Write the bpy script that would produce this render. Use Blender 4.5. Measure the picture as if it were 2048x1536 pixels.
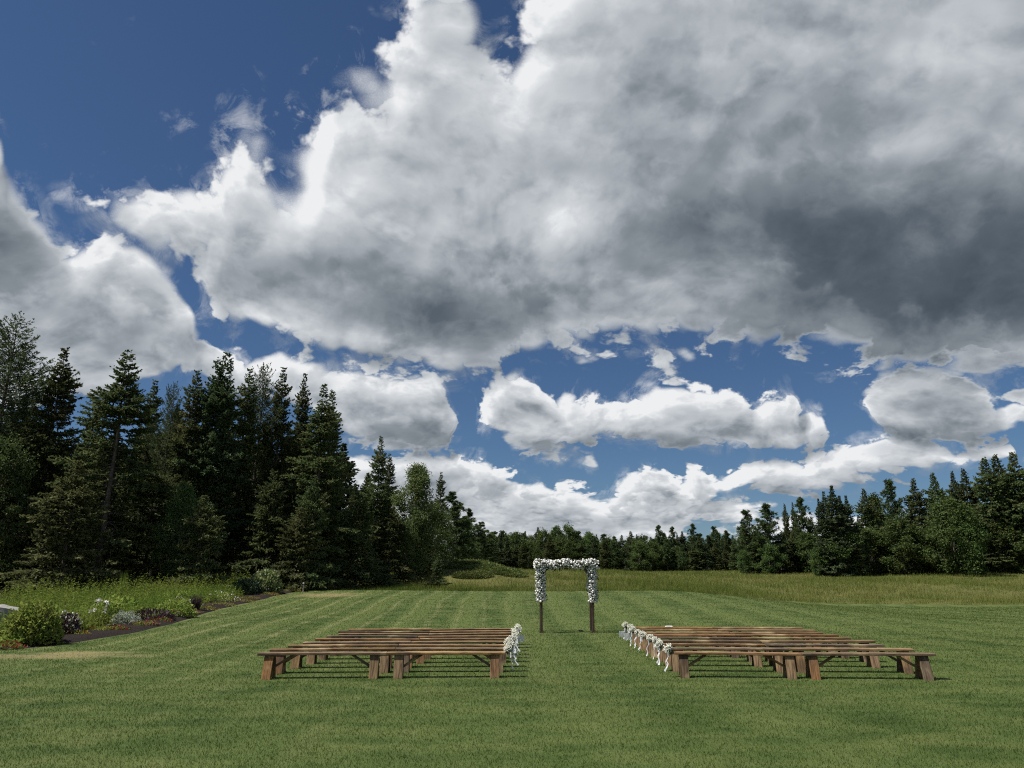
import bpy, bmesh, math, random
import numpy as np
from mathutils import Vector, Matrix

for o in list(bpy.data.objects):
    bpy.data.objects.remove(o)
SC = bpy.context.scene
COL = SC.collection
R = math.radians

# ------------------------------------------------------------------ camera
CAM_H, PITCH, FPX = 1.70, R(14.94), 1480.0
cd = bpy.data.cameras.new('camera')
cd.sensor_width = 36.0
cd.lens = FPX / 2048 * 36.0
cd.clip_start, cd.clip_end = 0.05, 3000.0
cam = bpy.data.objects.new('camera', cd)
cam.location = (0, 0, CAM_H)
cam.rotation_euler = (math.pi / 2 + PITCH, 0, 0)
COL.objects.link(cam)
SC.camera = cam

def ray(px, py):
    u, v = (px - 1024) / FPX, (768 - py) / FPX
    return (u, math.cos(PITCH) - v * math.sin(PITCH), math.sin(PITCH) + v * math.cos(PITCH))

def at(px, py, D):
    """point of the place seen at a photo pixel, D metres down the lawn"""
    a, b, c = ray(px, py)
    return (a * D / b, D, CAM_H + c * D / b)

def azel(px, py):
    a, b, c = ray(px, py)
    return math.degrees(math.atan2(a, b)), math.degrees(math.atan2(c, math.hypot(a, b)))

# ------------------------------------------------------------------ sun, sky, exposure
SUN_EL, SUN_AZ = 58.0, -105.0        # azimuth from +Y towards +X : left of the view, a little behind it
sun_dir = Vector((math.sin(R(SUN_AZ)) * math.cos(R(SUN_EL)), math.cos(R(SUN_AZ)) * math.cos(R(SUN_EL)), math.sin(R(SUN_EL))))
sl = bpy.data.lights.new('sun', 'SUN')
sl.energy = 5.0
sl.angle = R(0.53)
sl.color = (1.0, 0.94, 0.84)
sun = bpy.data.objects.new('sun', sl)
sun.rotation_euler = (-sun_dir).to_track_quat('-Z', 'Y').to_euler()
sun.location = sun_dir * 60
COL.objects.link(sun)

SC.view_settings.view_transform = 'Standard'
SC.view_settings.look = 'None'
SC.view_settings.exposure = 0.5
SC.view_settings.gamma = 1.0
SC.view_settings.use_curve_mapping = False
SC.cycles.max_bounces = 4
SC.cycles.diffuse_bounces = 2
SC.cycles.glossy_bounces = 2
SC.cycles.transmission_bounces = 2
SC.cycles.transparent_max_bounces = 4
SC.cycles.caustics_reflective = False
SC.cycles.caustics_refractive = False
SC.cycles.use_denoising = False
SC.cycles.pixel_filter_type = 'BLACKMAN_HARRIS'
SC.cycles.filter_width = 1.15
SC.cycles.use_adaptive_sampling = True
SC.cycles.adaptive_threshold = 0.02


class NT:
    """small helper to write node trees as expressions"""
    def __init__(self, tree):
        self.t = tree
    def n(self, typ, **kw):
        nd = self.t.nodes.new(typ)
        for k, v in kw.items():
            setattr(nd, k, v)
        return nd
    def put(self, sock, v):
        if v is None:
            return
        if isinstance(v, bpy.types.NodeSocket):
            self.t.links.new(v, sock)
        else:
            sock.default_value = v
    def m(self, op, a, b=None, c=None, clamp=False):
        nd = self.n('ShaderNodeMath', operation=op, use_clamp=clamp)
        for i, v in enumerate((a, b, c)):
            self.put(nd.inputs[i], v)
        return nd.outputs[0]
    def vm(self, op, a, b=None, c=None, out=0):
        nd = self.n('ShaderNodeVectorMath', operation=op)
        for i, v in enumerate((a, b, c)):
            if v is not None:
                if op == 'SCALE' and i == 1:
                    self.put(nd.inputs[3], v)
                else:
                    self.put(nd.inputs[i], v)
        return nd.outputs[out]
    def noise(self, vec, scale, detail=4, rough=0.55, dist=0.0, lac=2.0, typ='FBM', out='Fac'):
        nd = self.n('ShaderNodeTexNoise', noise_dimensions='3D', noise_type=typ)
        nd.normalize = True
        self.put(nd.inputs['Vector'], vec)
        nd.inputs['Scale'].default_value = scale
        nd.inputs['Detail'].default_value = detail
        nd.inputs['Roughness'].default_value = rough
        nd.inputs['Lacunarity'].default_value = lac
        nd.inputs['Distortion'].default_value = dist
        return nd.outputs['Fac' if out == 'Fac' else 'Color']
    def voro(self, vec, scale, detail=0, rough=0.5, feat='F1', out='Distance', rand=1.0):
        nd = self.n('ShaderNodeTexVoronoi', feature=feat)
        nd.normalize = True
        self.put(nd.inputs['Vector'], vec)
        nd.inputs['Scale'].default_value = scale
        nd.inputs['Detail'].default_value = detail
        nd.inputs['Roughness'].default_value = rough
        nd.inputs['Randomness'].default_value = rand
        return nd.outputs[out]
    def maprange(self, v, a, b, c=0.0, d=1.0, smooth=False):
        nd = self.n('ShaderNodeMapRange', interpolation_type='SMOOTHSTEP' if smooth else 'LINEAR')
        for i, q in enumerate((v, a, b, c, d)):
            self.put(nd.inputs[i], q)
        return nd.outputs[0]
    def mix(self, f, a, b, blend='MIX'):
        nd = self.n('ShaderNodeMix', data_type='RGBA', blend_type=blend)
        self.put(nd.inputs[0], f)
        self.put(nd.inputs[6], a if isinstance(a, bpy.types.NodeSocket) else (*a, 1.0))
        self.put(nd.inputs[7], b if isinstance(b, bpy.types.NodeSocket) else (*b, 1.0))
        return nd.outputs[2]
    def ramp(self, f, stops, interp='LINEAR'):
        nd = self.n('ShaderNodeValToRGB')
        cr = nd.color_ramp
        cr.interpolation = interp
        while len(cr.elements) < len(stops):
            cr.elements.new(0.5)
        for e, (p, c) in zip(cr.elements, stops):
            e.position = p
            e.color = (*c, 1.0)
        self.put(nd.inputs[0], f)
        return nd.outputs[0]

# ---- clouds: outlines read off the photograph as (pixel x, pixel y), turned into azimuth / elevation curves.
# every deck is (top outline, base outline, softness in degrees)
DECKS = [
    # the great cloud
    ([(-500, 700), (60, 560), (120, 470), (150, 415), (230, 380), (300, 418), (400, 418), (428, 350), (470, 290), (525, 262), (580, 300), (610, 300), (650, 235), (680, 170), (720, 140), (790, 120), (835, 30),
      (865, -15), (920, -15), (955, 50), (985, 105), (1020, 100), (1045, 30), (1080, -60), (1140, -160), (1400, -300), (2048, -420), (2500, -420)],
     [(-500, 300), (60, 380), (120, 430), (150, 445), (230, 455), (300, 480), (350, 510), (390, 590), (440, 645), (520, 685), (620, 722), (700, 728), (800, 742), (900, 760), (1000, 740), (1060, 718), (1110, 703),
      (1200, 692), (1300, 684), (1390, 676), (1500, 692), (1650, 708), (1720, 730), (1800, 748), (2048, 752), (2500, 770)], 8.0),
    # shaded cloud at the left and the lower cumulus
    ([(-500, 100), (-100, 190), (0, 275), (22, 350), (60, 405), (92, 425), (120, 465), (200, 452), (262, 470), (312, 528), (350, 585), (372, 632), (400, 668), (430, 690), (470, 705), (560, 705), (640, 722), (690, 722), (770, 735),
      (862, 735), (886, 790), (897, 850), (912, 900), (922, 840), (935, 800), (952, 785), (975, 757), (1022, 750), (1060, 772), (1090, 797), (1140, 788), (1210, 792), (1290, 762), (1340, 750), (1400, 755),
      (1462, 762), (1490, 795), (1505, 772), (1545, 760), (1582, 772), (1592, 815), (1640, 828), (1662, 862), (1690, 905), (1720, 850), (1742, 790), (1772, 742), (1830, 730), (1900, 735), (1965, 765), (2004, 808), (2022, 786), (2070, 786), (2300, 700), (2600, 640)],
     [(-500, 830), (0, 815), (200, 800), (330, 752), (400, 760), (420, 775), (470, 790), (560, 800), (640, 850), (700, 900), (862, 905), (897, 895), (912, 800), (922, 770), (935, 806), (955, 850),
      (1010, 888), (1070, 900), (1150, 892), (1230, 886), (1300, 892), (1400, 903), (1550, 908), (1640, 893), (1662, 868), (1690, 800), (1720, 780), (1742, 805), (1780, 852), (1850, 888), (1920, 897), (2000, 872), (2070, 830), (2300, 860), (2600, 900)], 2.6),
    # banks low over the far wood
    ([(-500, 900), (780, 905), (880, 893), (950, 905), (1002, 926), (1042, 953), (1092, 962), (1150, 972), (1192, 985), (1232, 957), (1300, 940), (1360, 962), (1382, 925), (1412, 950), (1450, 935), (1502, 917), (1600, 926),
      (1682, 892), (1782, 870), (1850, 865), (1900, 892), (1960, 886), (2006, 882), (2030, 930), (2300, 900), (2600, 900)],
     [(-500, 1110), (780, 1110), (1200, 1110), (1340, 1100), (1400, 1045), (1450, 985), (1502, 970), (1560, 988), (1650, 988), (1722, 977), (1800, 962), (1900, 944), (2006, 922), (2030, 915), (2300, 1000), (2600, 1100)], 1.7),
]
ROWS = [[(-500, 985), (780, 985), (880, 992), (940, 984), (1000, 1002), (1050, 984), (1100, 986), (1137, 972), (1180, 985), (1215, 1008), (1262, 1000), (1320, 992), (1400, 1006), (1480, 1010), (1560, 1100), (2600, 1100)],
        [(-500, 1040), (780, 1036), (900, 1028), (1000, 1040), (1080, 1026), (1200, 1040), (1300, 1030), (1420, 1036), (1520, 1032), (1700, 1040), (2600, 1040)],
        [(-500, 560), (0, 585), (120, 600), (200, 560), (330, 620), (420, 650), (500, 610), (600, 540), (700, 520), (800, 470), (900, 520), (1000, 560), (1100, 600), (1200, 560), (1300, 530), (1400, 545), (1520, 525), (1640, 570), (1780, 610), (1950, 640), (2600, 640)]]
PUFFS = [(400, 455, 120, 62, 0.55), (265, 425, 110, 46, 0.38), (330, 640, 60, 60, 0.1), (1175, 928, 30, 18, 0.05), (1117, 917, 18, 14, 0.0), (1170, 712, 60, 26, 0.16), (1350, 706, 80, 28, 0.2), (615, 245, 60, 44, 0.02), (1440, 1020, 90, 26, 0.45), (1620, 1060, 240, 26, 0.35), (730, 170, 80, 60, 0.25)]
# thick, shaded bellies (negative) and sunlit shoulders (positive)
SHADE = [
    (1980, 585, 520, 185, -0.40), (1720, 545, 480, 150, -0.20), (1490, 475, 310, 95, -0.18), (1500, 320, 380, 220, -0.15), (830, 600, 320, 66, -0.27), (1120, 655, 380, 60, -0.20),
    (20, 500, 110, 110, -0.34), (250, 690, 190, 60, -0.20), (820, 885, 120, 34, -0.22), (1250, 900, 340, 26, -0.20), (1900, 880, 150, 34, -0.22), (1030, 1000, 300, 20, -0.10), (1640, 988, 240, 14, -0.12), (1330, 1040, 320, 22, -0.12),
    (640, 365, 130, 85, 0.16), (1115, 440, 90, 60, 0.24), (1010, 190, 170, 150, 0.08), (1400, 575, 130, 40, 0.16), (1860, 110, 140, 70, 0.12),
]

def build_world():
    w = bpy.data.worlds.new('World')
    SC.world = w
    w.use_nodes = True
    t = w.node_tree
    t.nodes.clear()
    AZR, ELR = 62.0, 70.0

    def curves(nt, azn, lists):
        """up to three outlines as one curve node; outputs three elevations (degrees)"""
        cb = nt.n('ShaderNodeCombineXYZ')
        for i in range(3):
            nt.put(cb.inputs[i], azn)
        nd = nt.n('ShaderNodeVectorCurve')
        mp = nd.mapping
        mp.clip_min_x, mp.clip_max_x, mp.clip_min_y, mp.clip_max_y = -1, 1, -1, 1
        for ch, pts in enumerate(lists):
            cv = mp.curves[ch]
            P = []
            for (px, py) in pts:
                a, e = azel(px, py)
                P.append((max(-1, min(1, a / AZR)), max(-1, min(1, e / ELR))))
            P.sort()
            Q = []
            for p in P:
                if not Q or p[0] - Q[-1][0] > 1e-3:
                    Q.append(p)
            if Q[0][0] > -0.999:
                Q.insert(0, (-1.0, Q[0][1]))
            if Q[-1][0] < 0.999:
                Q.append((1.0, Q[-1][1]))
            cv.points[0].location = Q[0]
            cv.points[-1].location = Q[-1]
            for p in Q[1:-1]:
                cv.points.new(*p)
            for p in cv.points:
                p.handle_type = 'AUTO_CLAMPED'
        mp.update()
        nt.put(nd.inputs['Vector'], cb.outputs[0])
        o = nt.vm('SCALE', nd.outputs[0], ELR)
        sp = nt.n('ShaderNodeSeparateXYZ')
        nt.put(sp.inputs[0], o)
        return sp.outputs

    def blob(nt, ae, b):
        cx, cy, rx, ry, wt = b
        a0, e0 = azel(cx, cy)
        ra = max(abs(azel(cx + rx, cy)[0] - a0), 0.2)
        re = max(abs(azel(cx, cy - ry)[1] - e0), 0.2)
        v = nt.vm('MULTIPLY_ADD', ae, (1 / ra, 1 / re, 0), (-a0 / ra, -e0 / re, 0))
        return nt.vm('DOT_PRODUCT', v, v, out=1)

    # ---- group: density of the cloud layer for a direction
    g = bpy.data.node_groups.new('cloud_density', 'ShaderNodeTree')
    g.interface.new_socket('dir', in_out='INPUT', socket_type='NodeSocketVector')
    g.interface.new_socket('density', in_out='OUTPUT', socket_type='NodeSocketFloat')
    g.interface.new_socket('relief', in_out='OUTPUT', socket_type='NodeSocketFloat')
    g.interface.new_socket('crest', in_out='OUTPUT', socket_type='NodeSocketFloat')
    g.interface.new_socket('body', in_out='OUTPUT', socket_type='NodeSocketFloat')
    nt = NT(g)
    gi, go = nt.n('NodeGroupInput'), nt.n('NodeGroupOutput')
    d = nt.vm('NORMALIZE', gi.outputs[0])
    sp = nt.n('ShaderNodeSeparateXYZ')
    nt.put(sp.inputs[0], d)
    az = nt.m('MULTIPLY', nt.m('ARCTAN2', sp.outputs[0], sp.outputs[1]), 57.29578)
    el = nt.m('MULTIPLY', nt.m('ARCSINE', sp.outputs[2]), 57.29578)
    # distance stretch: features shrink towards the horizon
    zz = nt.m('MAXIMUM', nt.m('ADD', sp.outputs[2], 0.13), 0.05)
    k = nt.m('POWER', zz, -0.42)
    q = nt.vm('SCALE', d, k)
    warp = nt.noise(q, 3.6, 2, 0.5, out='Color')
    warp = nt.vm('SUBTRACT', warp, (0.5, 0.5, 0.5))
    ae = nt.n('ShaderNodeCombineXYZ')
    nt.put(ae.inputs[0], az)
    nt.put(ae.inputs[1], el)
    kinv = nt.m('DIVIDE', 6.5, k)
    ae2 = nt.vm('MULTIPLY_ADD', warp, nt.vm('SCALE', (1.0, 0.7, 0.0), kinv), ae.outputs[0])
    s2 = nt.n('ShaderNodeSeparateXYZ')
    nt.put(s2.inputs[0], ae2)
    azn = nt.m('MULTIPLY', s2.outputs[0], 1 / AZR)
    el2 = s2.outputs[1]
    c1 = curves(nt, azn, [DECKS[0][0], DECKS[0][1], DECKS[1][0]])
    c2 = curves(nt, azn, [DECKS[1][1], DECKS[2][0], DECKS[2][1]])
    tops, bases = (c1[0], c1[2], c2[1]), (c1[1], c2[0], c2[2])
    # rows of puffs one in front of another: each is bright along its top and greys downwards
    rw = curves(nt, azn, ROWS)
    q2 = nt.vm('MULTIPLY_ADD', warp, (0.12, 0.12, 0.12), q)
    bump = nt.noise(q2, 15.0, 4, 0.5)
    bump = nt.m('SUBTRACT', bump, 0.5)
    el3 = nt.m('MULTIPLY_ADD', bump, 7.0, el2)
    def crest(t, soft, fade):
        h = nt.m('SUBTRACT', t, el3)
        return nt.m('MULTIPLY', nt.maprange(h, -0.15, soft, smooth=True), nt.maprange(h, 0.0, fade, 1.0, 0.0))
    cr = nt.m('ADD', nt.m('ADD', crest(rw[0], 0.6, 2.6), crest(rw[1], 0.7, 2.2)), nt.m('MULTIPLY', crest(rw[2], 1.3, 6.5), 0.6))
    nt.put(go.inputs[2], cr)
    C = None
    for i in range(3):
        W, WB = DECKS[i][2], (2.8, 2.0, 1.6)[i]
        h = nt.m('MINIMUM', nt.m('MULTIPLY', nt.m('SUBTRACT', tops[i], el2), 1 / W), nt.m('MULTIPLY', nt.m('SUBTRACT', el2, bases[i]), 1 / WB))
        C = h if C is None else nt.m('MAXIMUM', C, h)
    for b in PUFFS:
        C = nt.m('MAXIMUM', C, nt.m('MULTIPLY_ADD', blob(nt, ae.outputs[0], b), -0.35, b[4]))
    # outside the view the same sort of broken cumulus goes on
    far = nt.noise(q, 1.7, 1, 0.45)
    far = nt.m('MULTIPLY_ADD', far, 3.2, -1.62)
    outm = nt.m('MAXIMUM', nt.maprange(nt.m('ABSOLUTE', az), 44.0, 60.0, smooth=True), nt.maprange(el, 47.0, 60.0, smooth=True))
    mx = nt.n('ShaderNodeMix', data_type='FLOAT')
    nt.put(mx.inputs[0], outm); nt.put(mx.inputs[2], nt.m('MAXIMUM', C, -0.9)); nt.put(mx.inputs[3], far)
    C = mx.outputs[0]
    f1 = nt.noise(q2, 7.5, 8, 0.62)
    v1 = nt.voro(q2, 9.5, 1.6, 0.55)
    bil = nt.m('MULTIPLY_ADD', nt.m('MULTIPLY', v1, v1), -0.9, 0.28)
    puff = nt.m('MULTIPLY_ADD', nt.m('ABSOLUTE', bump), 2.8, -0.24)
    puff = nt.m('MULTIPLY', puff, nt.maprange(el, 10.0, 30.0, 1.0, 0.55))
    nz = nt.m('ADD', puff, nt.m('MULTIPLY_ADD', nt.m('SUBTRACT', f1, 0.5), 1.9, bil))
    Cc = nt.m('SUBTRACT', nt.m('MINIMUM', C, 1.2), 0.20)
    nt.put(go.inputs[3], nt.m('SUBTRACT', f1, 0.5))
    nt.put(go.inputs[0], nt.m('ADD', Cc, nz))
    rel = nt.m('MULTIPLY_ADD', puff, 0.55, nt.m('MULTIPLY_ADD', nt.m('SUBTRACT', f1, 0.5), 0.75, nt.m('MULTIPLY', bil, 1.9)))
    nt.put(go.inputs[1], nt.m('ADD', nt.m('MULTIPLY', nt.m('MINIMUM', C, 0.6), 0.9), rel))

    nt = NT(t)
    tc = nt.n('ShaderNodeTexCoord')
    dirv = tc.outputs['Generated']
    def dens(v):
        nd = nt.n('ShaderNodeGroup')
        nd.node_tree = g
        nt.put(nd.inputs[0], v)
        return nd.outputs
    d0, r0, crest0, body0 = dens(dirv)
    sp = nt.n('ShaderNodeSeparateXYZ')
    nt.put(sp.inputs[0], dirv)
    zz = nt.m('MAXIMUM', nt.m('ADD', sp.outputs[2], 0.13), 0.05)
    step = nt.m('MULTIPLY', nt.m('POWER', zz, 0.42), 0.040)
    d1, r1, _c, _b = dens(nt.vm('ADD', nt.vm('SCALE', tuple(sun_dir), step), dirv))
    az = nt.m('MULTIPLY', nt.m('ARCTAN2', sp.outputs[0], sp.outputs[1]), 57.29578)
    el = nt.m('MULTIPLY', nt.m('ARCSINE', sp.outputs[2]), 57.29578)
    ae = nt.n('ShaderNodeCombineXYZ')
    nt.put(ae.inputs[0], az); nt.put(ae.inputs[1], el)
    wv = nt.noise(dirv, 6.5, 2, 0.6, out='Color')
    ae2 = nt.vm('MULTIPLY_ADD', nt.vm('SUBTRACT', wv, (0.5, 0.5, 0.5)), (7, 4.5, 0), ae.outputs[0])
    S = None
    for b in SHADE:
        gg = nt.m('MAXIMUM', nt.m('MULTIPLY_ADD', blob(nt, ae2, b), -0.45, 1.0), 0.0)
        gg = nt.m('SMOOTH_MIN', gg, 1.0, 0.0)
        S = nt.m('MULTIPLY_ADD', gg, b[4], S if S is not None else 0.0)

    alpha = nt.maprange(d0, -0.05, nt.maprange(el, 10.0, 22.0, 0.18, 0.32), smooth=True)
    wisp = nt.noise(dirv, 19.0, 6, 0.68, 0.6)
    wisp = nt.m('MULTIPLY', nt.maprange(wisp, 0.50, 0.76), nt.maprange(d0, -0.55, 0.05))
    alpha = nt.m('MAXIMUM', alpha, nt.m('MULTIPLY', wisp, 0.85))
    thick = nt.maprange(d0, 0.10, 1.1)
    lit = nt.maprange(nt.m('SUBTRACT', r0, r1), -0.5, 0.5, -1.0, 1.0)
    b = nt.m('MULTIPLY_ADD', nt.m('MULTIPLY', lit, nt.maprange(S, -0.5, 0.0, 0.35, 1.0)), nt.maprange(d0, 0.2, 1.1, 0.34, 0.27), 0.80)
    b = nt.m('MULTIPLY_ADD', thick, -0.14, b)
    b = nt.m('MULTIPLY_ADD', body0, nt.maprange(d0, 0.1, 0.7, 0.0, -0.62), b)
    b = nt.m('MULTIPLY_ADD', crest0, 0.19, nt.m('SUBTRACT', b, 0.03))
    b = nt.m('MULTIPLY_ADD', S, nt.maprange(d0, 0.0, 0.45), b)
    cloud = nt.ramp(b, [(0.0, (0.042, 0.055, 0.072)), (0.18, (0.072, 0.090, 0.110)), (0.42, (0.170, 0.192, 0.216)), (0.68, (0.335, 0.360, 0.385)), (0.86, (0.45, 0.47, 0.49)), (1.0, (0.60, 0.61, 0.62))])

    sky = nt.n('ShaderNodeTexSky', sky_type='NISHITA')
    sky.sun_disc = False
    sky.sun_elevation = R(SUN_EL)
    sky.sun_rotation = R(SUN_AZ)
    sky.altitude = 300
    sky.air_density = 1.0
    sky.dust_density = 0.3
    sky.ozone_density = 4.0
    STR = 0.05
    blue = nt.mix(1.0, sky.outputs[0], (0.62, 0.75, 0.88), 'MULTIPLY')
    fin = nt.mix(alpha, blue, nt.vm('SCALE', cloud, 1.0 / STR))
    bg = nt.n('ShaderNodeBackground')
    nt.put(bg.inputs[0], fin)
    bg.inputs[1].default_value = STR
    out = nt.n('ShaderNodeOutputWorld')
    t.links.new(bg.outputs[0], out.inputs[0])
    w.cycles.sampling_method = 'MANUAL'
    w.cycles.sample_map_resolution = 512

build_world()

# ------------------------------------------------------------------ helpers: objects and meshes
rng = np.random.default_rng(7)

def thing(name, label, cat, loc=(0, 0, 0), rz=0.0, group=None, scale=None):
    o = bpy.data.objects.new(name, None)
    o.empty_display_size = 0.2
    o.location = loc
    o.rotation_euler = (0, 0, rz)
    if scale is not None:
        o.scale = scale
    o['label'] = label
    o['category'] = cat
    if group:
        o['group'] = group
    COL.objects.link(o)
    return o

def mesh_np(name, verts, faces_list, mat=None, smooth=False, attr=None):
    """verts (n,3); faces_list: list of int arrays (m,k)"""
    me = bpy.data.meshes.new(name)
    verts = np.asarray(verts, dtype=np.float32)
    me.vertices.add(len(verts))
    me.vertices.foreach_set('co', verts.ravel())
    loops = np.concatenate([f.ravel() for f in faces_list]).astype(np.int32)
    sizes = np.concatenate([np.full(len(f), f.shape[1], dtype=np.int32) for f in faces_list])
    starts = np.concatenate([[0], np.cumsum(sizes)[:-1]]).astype(np.int32)
    me.loops.add(len(loops))
    me.loops.foreach_set('vertex_index', loops)
    me.polygons.add(len(sizes))
    me.polygons.foreach_set('loop_start', starts)
    me.polygons.foreach_set('loop_total', sizes)
    if smooth:
        me.polygons.foreach_set('use_smooth', np.ones(len(sizes), dtype=bool))
    me.update(calc_edges=True)
    if attr is not None:
        a = me.attributes.new('rnd', 'FLOAT', 'POINT')
        a.data.foreach_set('value', np.asarray(attr, dtype=np.float32))
    if mat:
        me.materials.append(mat)
    return me

def obj(name, me, parent=None, loc=(0, 0, 0), rot=(0, 0, 0), kind=None, label=None):
    o = bpy.data.objects.new(name, me)
    o.location = loc
    o.rotation_euler = rot
    if parent:
        o.parent = parent
    if kind:
        o['kind'] = kind
    if label:
        o['label'] = label
    COL.objects.link(o)
    return o

class MB:
    """collects simple solids into one mesh"""
    def __init__(self):
        self.bm = bmesh.new()
    def box(self, sx, sy, sz, M=None, bev=0.0, jit=0.0, rnd=None):
        r = bmesh.ops.create_cube(self.bm, size=1.0)
        vs = r['verts']
        bmesh.ops.scale(self.bm, vec=(sx, sy, sz), verts=vs)
        if bev > 0:
            es = list({e for v in vs for e in v.link_edges})
            b = bmesh.ops.bevel(self.bm, geom=es, offset=bev, segments=1, affect='EDGES', profile=0.5)
            vs = list({v for f in b['faces'] for v in f.verts} | {v for v in vs if v.is_valid})
        if jit and rnd:
            for v in vs:
                v.co += Vector((rnd.uniform(-jit, jit), rnd.uniform(-jit, jit), rnd.uniform(-jit, jit)))
        if M is not None:
            bmesh.ops.transform(self.bm, matrix=M, verts=vs)
        return self
    def tube(self, pts, radii, sides=8, cap=True):
        prev = None
        pts = [Vector(p) for p in pts]
        up0 = Vector((0.31, 0.95, 0.05)).normalized()
        for i, p in enumerate(pts):
            d = (pts[min(i + 1, len(pts) - 1)] - pts[max(i - 1, 0)]).normalized()
            a = d.cross(up0)
            if a.length < 1e-3:
                a = d.cross(Vector((1, 0, 0)))
            a.normalize()
            b = d.cross(a)
            ring = [self.bm.verts.new(p + (a * math.cos(2 * math.pi * k / sides) + b * math.sin(2 * math.pi * k / sides)) * radii[i]) for k in range(sides)]
            if prev:
                for k in range(sides):
                    self.bm.faces.new((prev[k], prev[(k + 1) % sides], ring[(k + 1) % sides], ring[k]))
            elif cap:
                self.bm.faces.new(ring)
            prev = ring
        if cap:
            self.bm.faces.new(prev[::-1])
        return self
    def mesh(self, name, mat=None, smooth=False):
        bmesh.ops.recalc_face_normals(self.bm, faces=self.bm.faces)
        me = bpy.data.meshes.new(name)
        self.bm.to_mesh(me)
        self.bm.free()
        if smooth:
            for p in me.polygons:
                p.use_smooth = True
        if mat:
            me.materials.append(mat)
        return me

def TR(x, y, z, rx=0, ry=0, rz=0):
    return Matrix.Translation((x, y, z)) @ Matrix.Rotation(rz, 4, 'Z') @ Matrix.Rotation(ry, 4, 'Y') @ Matrix.Rotation(rx, 4, 'X')

# ------------------------------------------------------------------ terrain
def sst(t):
    t = np.clip(t, 0, 1)
    return t * t * (3 - 2 * t)

def yedge(x):
    return 51.0 + 5.0 * sst((np.asarray(x, float) - 11) / 11.0) - 0.04 * np.clip(np.asarray(x, float) - 22, 0, 40)

def HT(x, y):
    x = np.asarray(x, float); y = np.asarray(y, float)
    y0 = 20.0 + 8.0 * sst((x + 14) / 16.0)
    r = np.clip((y - y0) / (50.0 - y0), 0, 1)
    fx = 1 - sst((x - 9.0) / 15.0)
    lawn = 1.10 * (r ** 1.22) * fx * (1 - 0.9 * sst((y - 60) / 70.0) * sst((x + 12) / 10))
    f = np.clip(y - 53.5, 0, 56) * 0.050 + np.clip(y - 109.5, 0, 70) * 0.020 + np.clip(y - 178, 0, 300) * 0.05
    f = f * sst((x + 34) / 26.0)
    mound = 1.5 * np.exp(-((x + 3.6) / 5.2) ** 2 - ((y - 67.0) / 4.2) ** 2)
    und = 0.035 * np.sin(x * 0.31 + 1.3) * np.sin(y * 0.23 + x * 0.05) * sst((y - 4) / 10)
    fund = 0.22 * np.sin(x * 0.11 + 0.7) * np.sin(y * 0.13 + 0.4) * sst((y - 56) / 14)
    return lawn + f + mound + und + fund

def hz(x, y):
    return float(HT(x, y))

def ground_hit(px, py, dmin=6.0, dmax=160.0):
    a, b, c = ray(px, py)
    D = np.linspace(dmin, dmax, 4000)
    gap = CAM_H + c / b * D - HT(a / b * D, D)
    i = np.argmax(gap < 0) if (gap < 0).any() else len(D) - 1
    return (a / b * D[i], D[i], hz(a / b * D[i], D[i]))

def grid(name, xs, ys, zf, mat, mask=None):
    X, Y = np.meshgrid(xs, ys)
    V = np.stack([X.ravel(), Y.ravel(), zf(X, Y).ravel()], 1)
    nx, ny = len(xs), len(ys)
    i = (np.arange(ny - 1)[:, None] * nx + np.arange(nx - 1)[None, :]).ravel()
    F = np.stack([i, i + 1, i + nx + 1, i + nx], 1)
    if mask is not None:
        c = V[F].mean(1)
        F = F[mask(c[:, 0], c[:, 1])]
    return mesh_np(name, V, [F], mat, smooth=True)

# ------------------------------------------------------------------ materials
def new_mat(name):
    m = bpy.data.materials.new(name)
    m.use_nodes = True
    m.node_tree.nodes.clear()
    nt = NT(m.node_tree)
    out = nt.n('ShaderNodeOutputMaterial')
    return m, nt, out

def geo_pos(nt):
    return nt.n('ShaderNodeNewGeometry').outputs['Position']

def objco(nt):
    return nt.n('ShaderNodeTexCoord').outputs['Object']

def finish(nt, out, col, rough=0.8, bump=None, bstr=0.4, bdist=0.01, spec=0.3):
    p = nt.n('ShaderNodeBsdfPrincipled')
    nt.put(p.inputs['Base Color'], col if isinstance(col, bpy.types.NodeSocket) else (*col, 1))
    nt.put(p.inputs['Roughness'], rough)
    p.inputs['Specular IOR Level'].default_value = spec
    if bump is not None:
        b = nt.n('ShaderNodeBump')
        b.inputs['Strength'].default_value = bstr
        b.inputs['Distance'].default_value = bdist
        nt.put(b.inputs['Height'], bump)
        nt.t.links.new(b.outputs[0], p.inputs['Normal'])
    nt.t.links.new(p.outputs[0], out.inputs[0])
    return p

def leafy(nt, out, col, trans=0.3, gloss=0.06, rough=0.5, tcol=None):
    """leaf: diffuse + light shining through + a little sheen"""
    d = nt.n('ShaderNodeBsdfDiffuse'); nt.put(d.inputs[0], col)
    tr = nt.n('ShaderNodeBsdfTranslucent'); nt.put(tr.inputs[0], tcol if tcol is not None else col)
    mx = nt.n('ShaderNodeMixShader'); mx.inputs[0].default_value = trans
    nt.t.links.new(d.outputs[0], mx.inputs[1]); nt.t.links.new(tr.outputs[0], mx.inputs[2])
    if gloss > 0:
        gl = nt.n('ShaderNodeBsdfAnisotropic' if False else 'ShaderNodeBsdfGlossy')
        gl.inputs['Roughness'].default_value = rough
        gl.inputs['Color'].default_value = (0.8, 0.85, 0.8, 1)
        m2 = nt.n('ShaderNodeMixShader'); m2.inputs[0].default_value = gloss
        nt.t.links.new(mx.outputs[0], m2.inputs[1]); nt.t.links.new(gl.outputs[0], m2.inputs[2])
        mx = m2
    nt.t.links.new(mx.outputs[0], out.inputs[0])

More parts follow.
